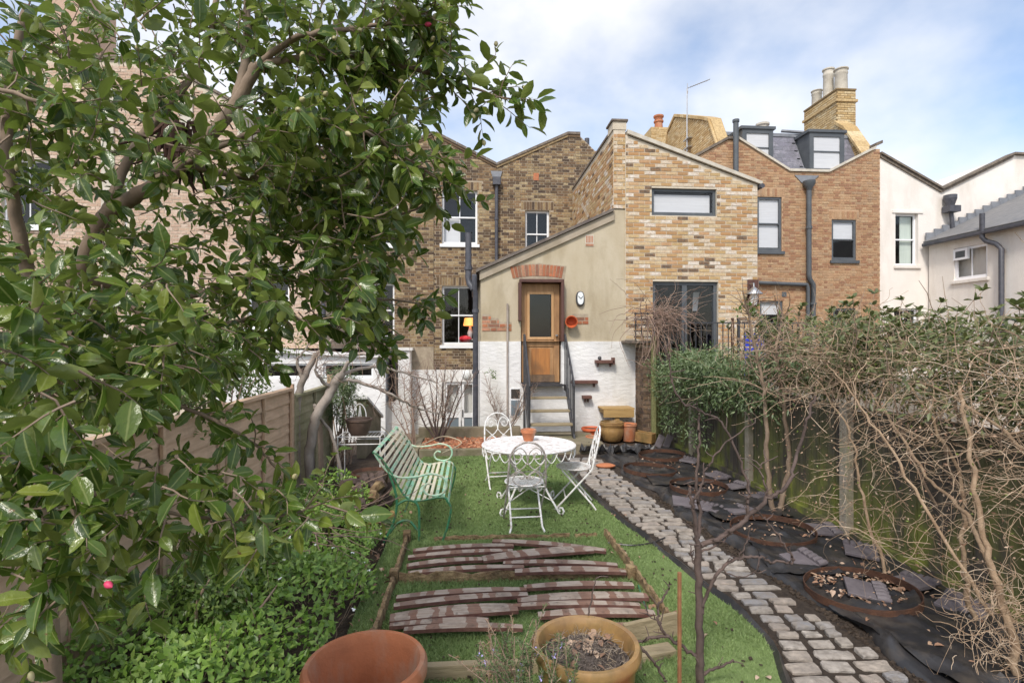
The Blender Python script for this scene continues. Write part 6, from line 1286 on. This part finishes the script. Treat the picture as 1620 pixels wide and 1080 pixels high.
# ---- bare pruned tree left of the bench
bt = gr(500, 775, 0)
t = thing('pruned_fig_tree', 'bare grey pruned fig tree in front of the left fence', 'tree', (bt.x, bt.y, 0)); dfg = bt.y/ray(500, 775).y
def fb(pts, r0, r1, part='branch'):
    q = MB(); o = branch(q, [pd(x, y, dfg+dz) for x, y, dz in pts], r0*1.25, r1*1.25, 8, 7, .006); q.build(part, M['barkpale'], t, smooth=True); return o
fb([(470, 790, 0), (468, 700, .0), (470, 640, 0), (480, 600, 0), (500, 560, 0)], .05, .03, 'trunk'); fb([(495, 790, -.1), (490, 720, -.1), (500, 660, -.1), (525, 615, 0), (540, 590, .0)], .055, .045, 'trunk'); fb([(545, 785, .1), (530, 700, .1), (503, 655, 0), (497, 640, 0)], .02, .014, 'trunk')
tips = []
for pts in ([(540, 590, 0), (560, 560, 0), (575, 530, .1), (600, 515, .1)], [(540, 592, 0), (590, 580, .2), (640, 590, .3), (690, 605, .5)], [(535, 600, 0), (570, 605, .1), (620, 625, .2), (660, 645, .5), (700, 655, .8)], [(480, 600, 0), (470, 570, 0), (490, 545, 0)], [(500, 560, 0), (520, 545, -.1), (530, 520, -.1)], [(560, 560, 0), (590, 560, -.1), (620, 555, -.1)], [(525, 615, 0), (500, 590, -.2), (505, 560, -.2)]):
    C = fb(pts, .022, .006); tips += C[len(C)//3::2]
q = MB()
for p in tips:
    for k in range(4): T = wig(p, (rv.gauss(.3, .6), rv.gauss(0, .5), rv.gauss(.1, .5)), rv.uniform(.2, .55), 6, .3); q.tube(T, [.0045, .004, .0035, .003, .0025, .002, .0015], 4, False)
q.build('twigs', M['vinedk'], t, kind='stuff')
# ---- bare shrub in the bark bed and its companions
def bareshrub(nm, lb, px, py, z, tops, r0, mt, ntw=5, tl=.28, seed=0, flow=None):
    b = gr(px, py, z); t = thing(nm, lb, 'shrub', b); dst = b.y/ray(px, py).y; tw_ = MB()
    for (x, y, dz) in tops:
        b2 = b+Vector((rv.gauss(0, .03), rv.gauss(0, .03), 0)); e = pd(x, y, dst+dz); m1 = b2.lerp(e, .35)+Vector((rv.gauss(0, .03), rv.gauss(0, .03), -.04)); m2 = b2.lerp(e, .7)+Vector((rv.gauss(0, .03), rv.gauss(0, .03), 0))
        q = MB(); C = branch(q, [b2, m1, m2, e], r0, r0*.25, 6, 6, .004); q.build('stem', mt, t, smooth=True)
        for p in C[len(C)//3:]:
            for k in range(ntw if rv.random() < .75 else 1):
                if rv.random() < .55: T = wig(p, (rv.gauss(0, .55), rv.gauss(0, .4), .7+rv.gauss(0, .3)), rv.uniform(.3, 1)*tl, 5, .18); tw_.tube(T, [.004, .0035, .003, .0025, .002, .0015], 4, False)
    tw_.build('twigs', M['vinedk'], t, kind='stuff'); return t
bareshrub('bare_shrub', 'bare many-stemmed shrub in the bark bed before the basement doors', 694, 700, .1, [(660, 600, 0), (675, 590, .1), (690, 580, 0), (705, 575, .1), (720, 585, -.1), (735, 590, 0), (645, 615, .1), (745, 600, 0), (700, 600, -.2), (715, 620, -.2), (668, 630, -.2)], .020, M['bark'], 4, .42)
bareshrub('bare_shrub', 'thin dark bare shrub on the left end of the bark bed', 655, 705, .1, [(640, 600, 0), (650, 590, 0), (625, 610, .1), (665, 610, -.1), (615, 640, .1)], .014, M['vinedk'], 4, .4)
t = bareshrub('bare_shrub', 'crooked bare shrub between the table and the staircase', 797, 690, .1, [(770, 620, 0), (768, 600, 0), (820, 650, -.1), (842, 615, -.1), (835, 600, -.1), (785, 630, .1), (850, 610, -.2)], .017, M['barkpale'], 4, .3)
pl = at(778, 592, 8.9); P_, N_ = cloud(60, pl, (.10, .1, .08), 5); mass(t, M['shrub'], P_, N_, .03, .05, .5)
# ---- young bare tree in the foreground
tb_ = Vector((1.25, 2.86, 0)); t = thing('bare_young_tree', 'leafless young fig tree in the right foreground', 'tree', tb_); dt = 2.9
def yb_(pts, r0, r1, part='branch'):
    q = MB(); C = branch(q, [pd(p[0], p[1], dt+(p[2] if len(p) > 2 else 0)) for p in pts], r0*.8, r1*.8, 8, 7, .004); q.build(part, M['bark'], t, smooth=True); return C
q = MB(); branch(q, [tb_+Vector((0, 0, -.05)), pd(1108, 1075, dt), pd(1107, 1015, dt), pd(1105, 914, dt), pd(1104, 861, dt)], .024, .018, 9, 8, .003); q.build('trunk', M['bark'], t, smooth=True)
BR = [([(1104, 866), (1100, 830), (1094, 790), (1090, 770)], .017, .010), ([(1104, 850), (1107, 804, .05), (1102, 760, .05), (1106, 700, .05), (1104, 655, .05)], .014, .006),
 ([(1107, 862), (1148, 846), (1184, 816), (1219, 787), (1246, 766), (1263, 713, .1), (1277, 664, .1), (1290, 625, .1)], .018, .008), ([(1109, 970), (1119, 938), (1139, 902), (1166, 884), (1196, 880), (1219, 887), (1252, 889), (1250, 878), (1234, 852), (1210, 819)], .013, .005),
 ([(1106, 1040), (1080, 1022), (1050, 1000), (1040, 970), (1052, 940), (1062, 922)], .013, .005), ([(1060, 1006), (1030, 1008), (1002, 1016), (960, 1000), (928, 978)], .011, .006), ([(928, 980), (936, 945), (943, 914)], .007, .003), ([(1002, 1014), (1030, 1040), (1052, 1075)], .010, .008),
 ([(1112, 1065), (1135, 1056), (1160, 1045)], .011, .007), ([(1182, 818), (1184, 790), (1182, 762), (1165, 717), (1141, 668), (1110, 650), (1083, 640)], .010, .006), ([(1095, 800), (1110, 765), (1120, 738), (1149, 701), (1198, 664)], .010, .004),
 ([(1083, 641), (1065, 610), (1058, 570), (1051, 548)], .006, .004), ([(1110, 872), (1140, 858), (1165, 835)], .008, .004), ([(1219, 787), (1208, 760), (1205, 735), (1230, 722)], .008, .003), ([(1166, 884), (1180, 860), (1186, 835)], .006, .003), ([(1139, 902), (1170, 912), (1200, 905)], .005, .003), ([(1104, 905), (1095, 880), (1092, 860)], .006, .003), ([(1047, 985), (1030, 975), (1022, 960)], .005, .002), ([(1210, 819), (1200, 815), (1190, 818)], .005, .003)]
tips = []
for a in BR: C = yb_(*a); tips += C[2::3]
q = MB()
for p in tips:
    if rv.random() < .75: T = wig(p, (rv.gauss(0, .6), rv.gauss(0, .6), .5+rv.gauss(0, .3)), rv.uniform(.03, .10), 3, .25); q.tube(T, [.004, .0032, .0028, .002], 4)
q.build('spurs', M['bark'], t, kind='stuff')
# ---- tall thin trunks by the right fence
for k, (pp, lb) in enumerate((([(1222, 812), (1214, 740), (1212, 660), (1205, 600), (1190, 530), (1180, 480)], 'thin straight trunk by the right fence with a green shoot on top'), ([(1232, 812), (1248, 740), (1244, 680), (1238, 620), (1228, 560), (1240, 500)], 'thin leaning trunk by the right fence, right of the straight one'))):
    b = gr(*pp[0], 0); dst = b.y/ray(*pp[0]).y; t = thing('slender_trunk', lb, 'tree', b, 'slender trunks by the right fence'); q = MB(); C = branch(q, [pd(x, y, dst) for x, y in pp], .030, .010, 8, 7, .006); q.build('trunk', M['barkc'], t, smooth=True); q = MB()
    for p in C[len(C)//2:]:
        for j in range(3): T = wig(p, (rv.gauss(0, .6), rv.gauss(0, .5), .6), rv.uniform(.2, .5), 5, .2); q.tube(T, [.007, .006, .005, .004, .003, .002], 4, False)
    q.build('twigs', M['twig'], t, kind='stuff'); P_, N_ = cloud(40, C[-1], (.1, .1, .12), 4); mass(t, M['shrub'], P_, N_, .04, .08, .45)
# ---- evergreen climber on the right fence
t = thing('evergreen_climber', 'dense grey green evergreen climber spilling over the right fence', 'climber', (3.5, 7.8, 1)); P_, N_ = cloud(12500, (3.45, 7.55, 1.40), (.42, 2.4, .46), 64, shell=.25)
P2, N2 = cloud(1500, (3.40, 8.4, .85), (.22, 1.3, .45), 14); P_ = np.vstack([P_, P2]); N_ = np.vstack([N_, N2]); mass(t, M['jasmine'], P_, N_, .045, .085, .30, cap=0, low=True, drop=.35)
q = MB()
for i in range(60): y = rv.uniform(6.4, 9.4); T = wig((3.5, y, rv.uniform(.9, 1.3)), (rv.gauss(-.2, .4), rv.gauss(0, .6), .5), rv.uniform(.5, 1.0), 7, .35); q.tube(T, [.006]*3+[.005]*3+[.003, .002], 4, False)
q.build('stems', M['twig'], t, kind='stuff')
# ---- olive shrub behind the right fence
for c, r, n, lb in (((4.0, 5.6, 1.75), (.7, 1.0, .38), 5200, 'loose olive green shrub behind the fence below the brown house'), ((4.0, 3.9, 1.72), (.8, 1.2, .40), 6000, 'loose olive green shrub behind the fence at the right edge'), ((5.3, 7.4, 1.45), (.9, .9, .34), 3000, 'loose olive green shrub behind the fence below the blue crate')):
    t = shrub('olive_shrub', lb, c, r, n, M['rhodo'], .05, .085, .36, 22, low=True, shell=.2); q = MB()
    for i in range(70): b = Vector(c)+Vector((rv.uniform(-1, 1)*r[0], rv.uniform(-1, 1)*r[1], rv.uniform(-1.6, .4)*r[2])); T = wig(b, (rv.gauss(0, .4), rv.gauss(0, .4), .9), rv.uniform(.3, .7), 5, .2); q.tube(T, [.006, .005, .004, .0035, .003, .002], 4, False)
    q.build('twigs', M['twig'], t, kind='stuff')
    Pw = []; Nw = []; q = MB()
    for i in range(70):
        b = Vector(c)+Vector((rv.uniform(-1, 1)*r[0], rv.uniform(-1, 1)*r[1], r[2]*rv.uniform(-.3, .5))); T = wig(b, (rv.gauss(0, .3), rv.gauss(0, .3), 1), rv.uniform(.15, .5), 5, .16); q.tube(T, [.005, .0045, .004, .0035, .003, .0025], 4, False)
        for f in (5, 4, 3):
            for j in range(7 if f == 5 else 3): a = rv.uniform(0, 6.28); Pw.append(tuple(T[f])); Nw.append((math.cos(a), math.sin(a), rv.uniform(.2, 1.3)))
    q.build('shoots', M['twig'], t, kind='stuff'); leaves('leaf_whorls', M['rhodo'], Pw, Nw, rvec(len(Pw))*.5+np.array([0, -.4, .8]), nr.uniform(.05, .09, len(Pw)), .032, t, 'stuff')
# ---- tangled bare vine over the right fence
t = thing('tangled_vine', 'great tangle of bare straw coloured vine over the right fence', 'climber', (3.2, 3.4, 0))
for pts, r0, r1 in (([(3.0, 2.75, 0), (3.02, 2.8, .35), (2.98, 2.9, .7), (3.1, 3.1, 1.1), (3.3, 3.4, 1.6)], .035, .018), ([(3.04, 2.8, .3), (3.15, 3.2, .8), (3.2, 3.6, 1.0), (3.35, 4.3, 1.5)], .025, .012), ([(3.3, 3.3, 0), (3.28, 3.35, .5), (3.38, 3.5, 1.0), (3.2, 3.7, 1.6)], .028, .012), ([(3.35, 4.1, 0), (3.3, 4.3, .6), (3.4, 4.6, 1.1), (3.35, 5.1, 1.6)], .022, .010), ([(2.95, 2.85, .35), (2.85, 3.2, .9), (2.95, 3.8, 1.35), (3.2, 4.6, 1.7)], .018, .010), ([(3.1, 2.6, 0), (3.2, 2.5, .5), (3.35, 2.6, 1.1), (3.4, 2.9, 1.8)], .026, .012), ([(3.4, 3.0, 1.2), (3.35, 3.6, 1.55), (3.4, 4.4, 1.62), (3.45, 5.4, 1.75)], .018, .008)):
    q = MB(); branch(q, pts, r0*.62, r1*.62, 8, 8, .010); q.build('stem', M['vinestem'], t, smooth=True)
q = MB()
def strand(a, d, ln, r_, curl, grav):
    T = wig(a, d, ln, 12, curl, grav); q.tube(T, [r_*(1-.6*i/12) for i in range(13)], 4, False)
for i in range(640):
    y = 2.3+2.9*rv.random()**1.15; z = (1.0 if y < 4.2 else 1.25)+.9*rv.random()**.8; a = (rv.uniform(3.0, 3.8)+.05*(y-3), y, z); a0 = rv.uniform(0, 6.28)
    strand(a, (math.cos(a0)-.25, math.sin(a0)*1.3, rv.gauss(.1, .45)), rv.uniform(.3, .9), rv.uniform(.0012, .0034), rv.uniform(.14, .38), .04)
for i in range(260):
    y = 2.4+1.9*rv.random(); a = (rv.uniform(2.8, 3.4), y, rv.uniform(.25, 1.4)); a0 = rv.uniform(0, 6.28); strand(a, (math.cos(a0)-.3, math.sin(a0), rv.gauss(.1, .5)), rv.uniform(.25, .8), rv.uniform(.0012, .0028), rv.uniform(.2, .42), .05)
for i in range(150):
    y = rv.uniform(5.0, 7.2); a = (rv.uniform(3.3, 3.9), y, rv.uniform(1.3, 1.95)); strand(a, (rv.gauss(0, .5), rv.gauss(-.6, .5), rv.gauss(.2, .4)), rv.uniform(.4, .9), rv.uniform(.0025, .005), .22, .03)
for i in range(150):
    a = (2.98+rv.gauss(0, .09), 2.78+rv.gauss(0, .10), rv.uniform(.05, .5)); strand(a, (rv.gauss(0, .7), rv.gauss(0, .7), .4), rv.uniform(.15, .4), .002, .4, .06)
q.build('strands', M['vine'], t, kind='stuff')
P_ = np.array([(rv.uniform(2.7, 3.7), 2.3+3*rv.random(), rv.uniform(.3, 2.0)) for _ in range(1500)]); leaves('dead_leaves', M['deadleaf'], P_, rvec(1500), rvec(1500), nr.uniform(.012, .03, 1500), .012, t, 'stuff', low=True, curl=.4)
P_ = np.array([(rv.uniform(2.9, 3.7), 2.3+3*rv.random(), rv.uniform(.5, 2.0)) for _ in range(260)]); leaves('new_leaves', M['strap'], P_, rvec(260), rvec(260), .022, .012, t, 'stuff', low=True)
# ---- dead vine over the trellis
t = thing('dead_vine', 'bare brown vine tangled over the trellis and railing', 'climber', (3.6, 9.9, 1.9)); q = MB()
for i in range(150): a = (3.5+rv.gauss(0, .28), 9.9+rv.gauss(0, .12), 2.38+rv.gauss(0, .10)); d_ = Vector((rv.gauss(.25, .9), rv.gauss(-.2, .4), rv.gauss(.15, .4))); T = wig(a, d_, rv.uniform(.4, 1.1), 10, .25, .07); q.tube(T, [.006*(1-.06*k) for k in range(11)], 4, False)
for i in range(30): a = (3.45+rv.gauss(0, .15), 9.85, 2.3); T = wig(a, (rv.gauss(0, .15), -.1, -1), rv.uniform(.6, 1.1), 9, .12); q.tube(T, [.007*(1-.06*k) for k in range(10)], 4, False)
q.build('strands', M['vinedk'], t, kind='stuff')
# ---- rosemary in the foreground
t = thing('rosemary_bush', 'rosemary with lilac flowers and dead brown sprigs before the glazed pot', 'shrub', (.05, 2.45, 0)); P_, D_ = [], []; q = MB(); Pd, Dd = [], []; Pf = []
for i in range(64):
    x, y = rv.uniform(765, 905), rv.uniform(1000, 1120); dist = rv.uniform(2.25, 2.5); b = pd(x, 1130, dist); dead = x < 850 and rv.random() < .28
    hgt = rv.uniform(.10, .30) if dead else rv.uniform(.06, .24); b.z = .36+rv.uniform(-.1, .04); T = wig(b, (rv.gauss(0, .28), rv.gauss(0, .2), 1), hgt+.08, 8, .14); q.tube(T, [.0028]*5+[.002]*4, 4, False)
    for k in range(90 if not dead else 46):
        f = rv.random()*8; j = min(7, int(f)); p = T[j].lerp(T[j+1], f-j); d_ = Vector((rv.gauss(0, 1), rv.gauss(0, 1), .6+rv.gauss(0, .4)))
        (Pd if dead else P_).append(tuple(p)); (Dd if dead else D_).append(tuple(d_))
    if not dead and rv.random() < .35: Pf += [tuple(T[6]+Vector((rv.gauss(0, .006), rv.gauss(0, .006), rv.gauss(0, .01)))) for _ in range(8)]
q.build('stems', M['twig'], t, kind='stuff'); n = len(P_); leaves('needles', M['rosemary'], P_, D_, rvec(n), nr.uniform(.014, .026, n), .0032, t, 'stuff', low=True)
n = len(Pd); leaves('dead_needles', M['deadleaf'], Pd, Dd, rvec(n), nr.uniform(.012, .03, n), .0025, t, 'stuff', low=True)
n = len(Pf); leaves('flowers', M['lilac'], Pf, rvec(n), rvec(n), .012, .009, t, 'stuff', low=True)
# ---- loose dry stems lying through the left border
q = MB()
for i in range(26):
    a = (rv.uniform(-1.7, -1.0), rv.uniform(4.0, 5.6), rv.uniform(.25, .5)); T = wig(a, (rv.uniform(.4, 1), rv.gauss(-.1, .3), rv.gauss(0, .15)), rv.uniform(.4, .9), 8, .18); q.tube(T, [.005*(1-.07*k) for k in range(9)], 4, False)
o = q.build('dry_stems', M['vinedk'], None, kind='stuff'); tag(o, 'dry reddish stems arching out of the left border', 'stems')
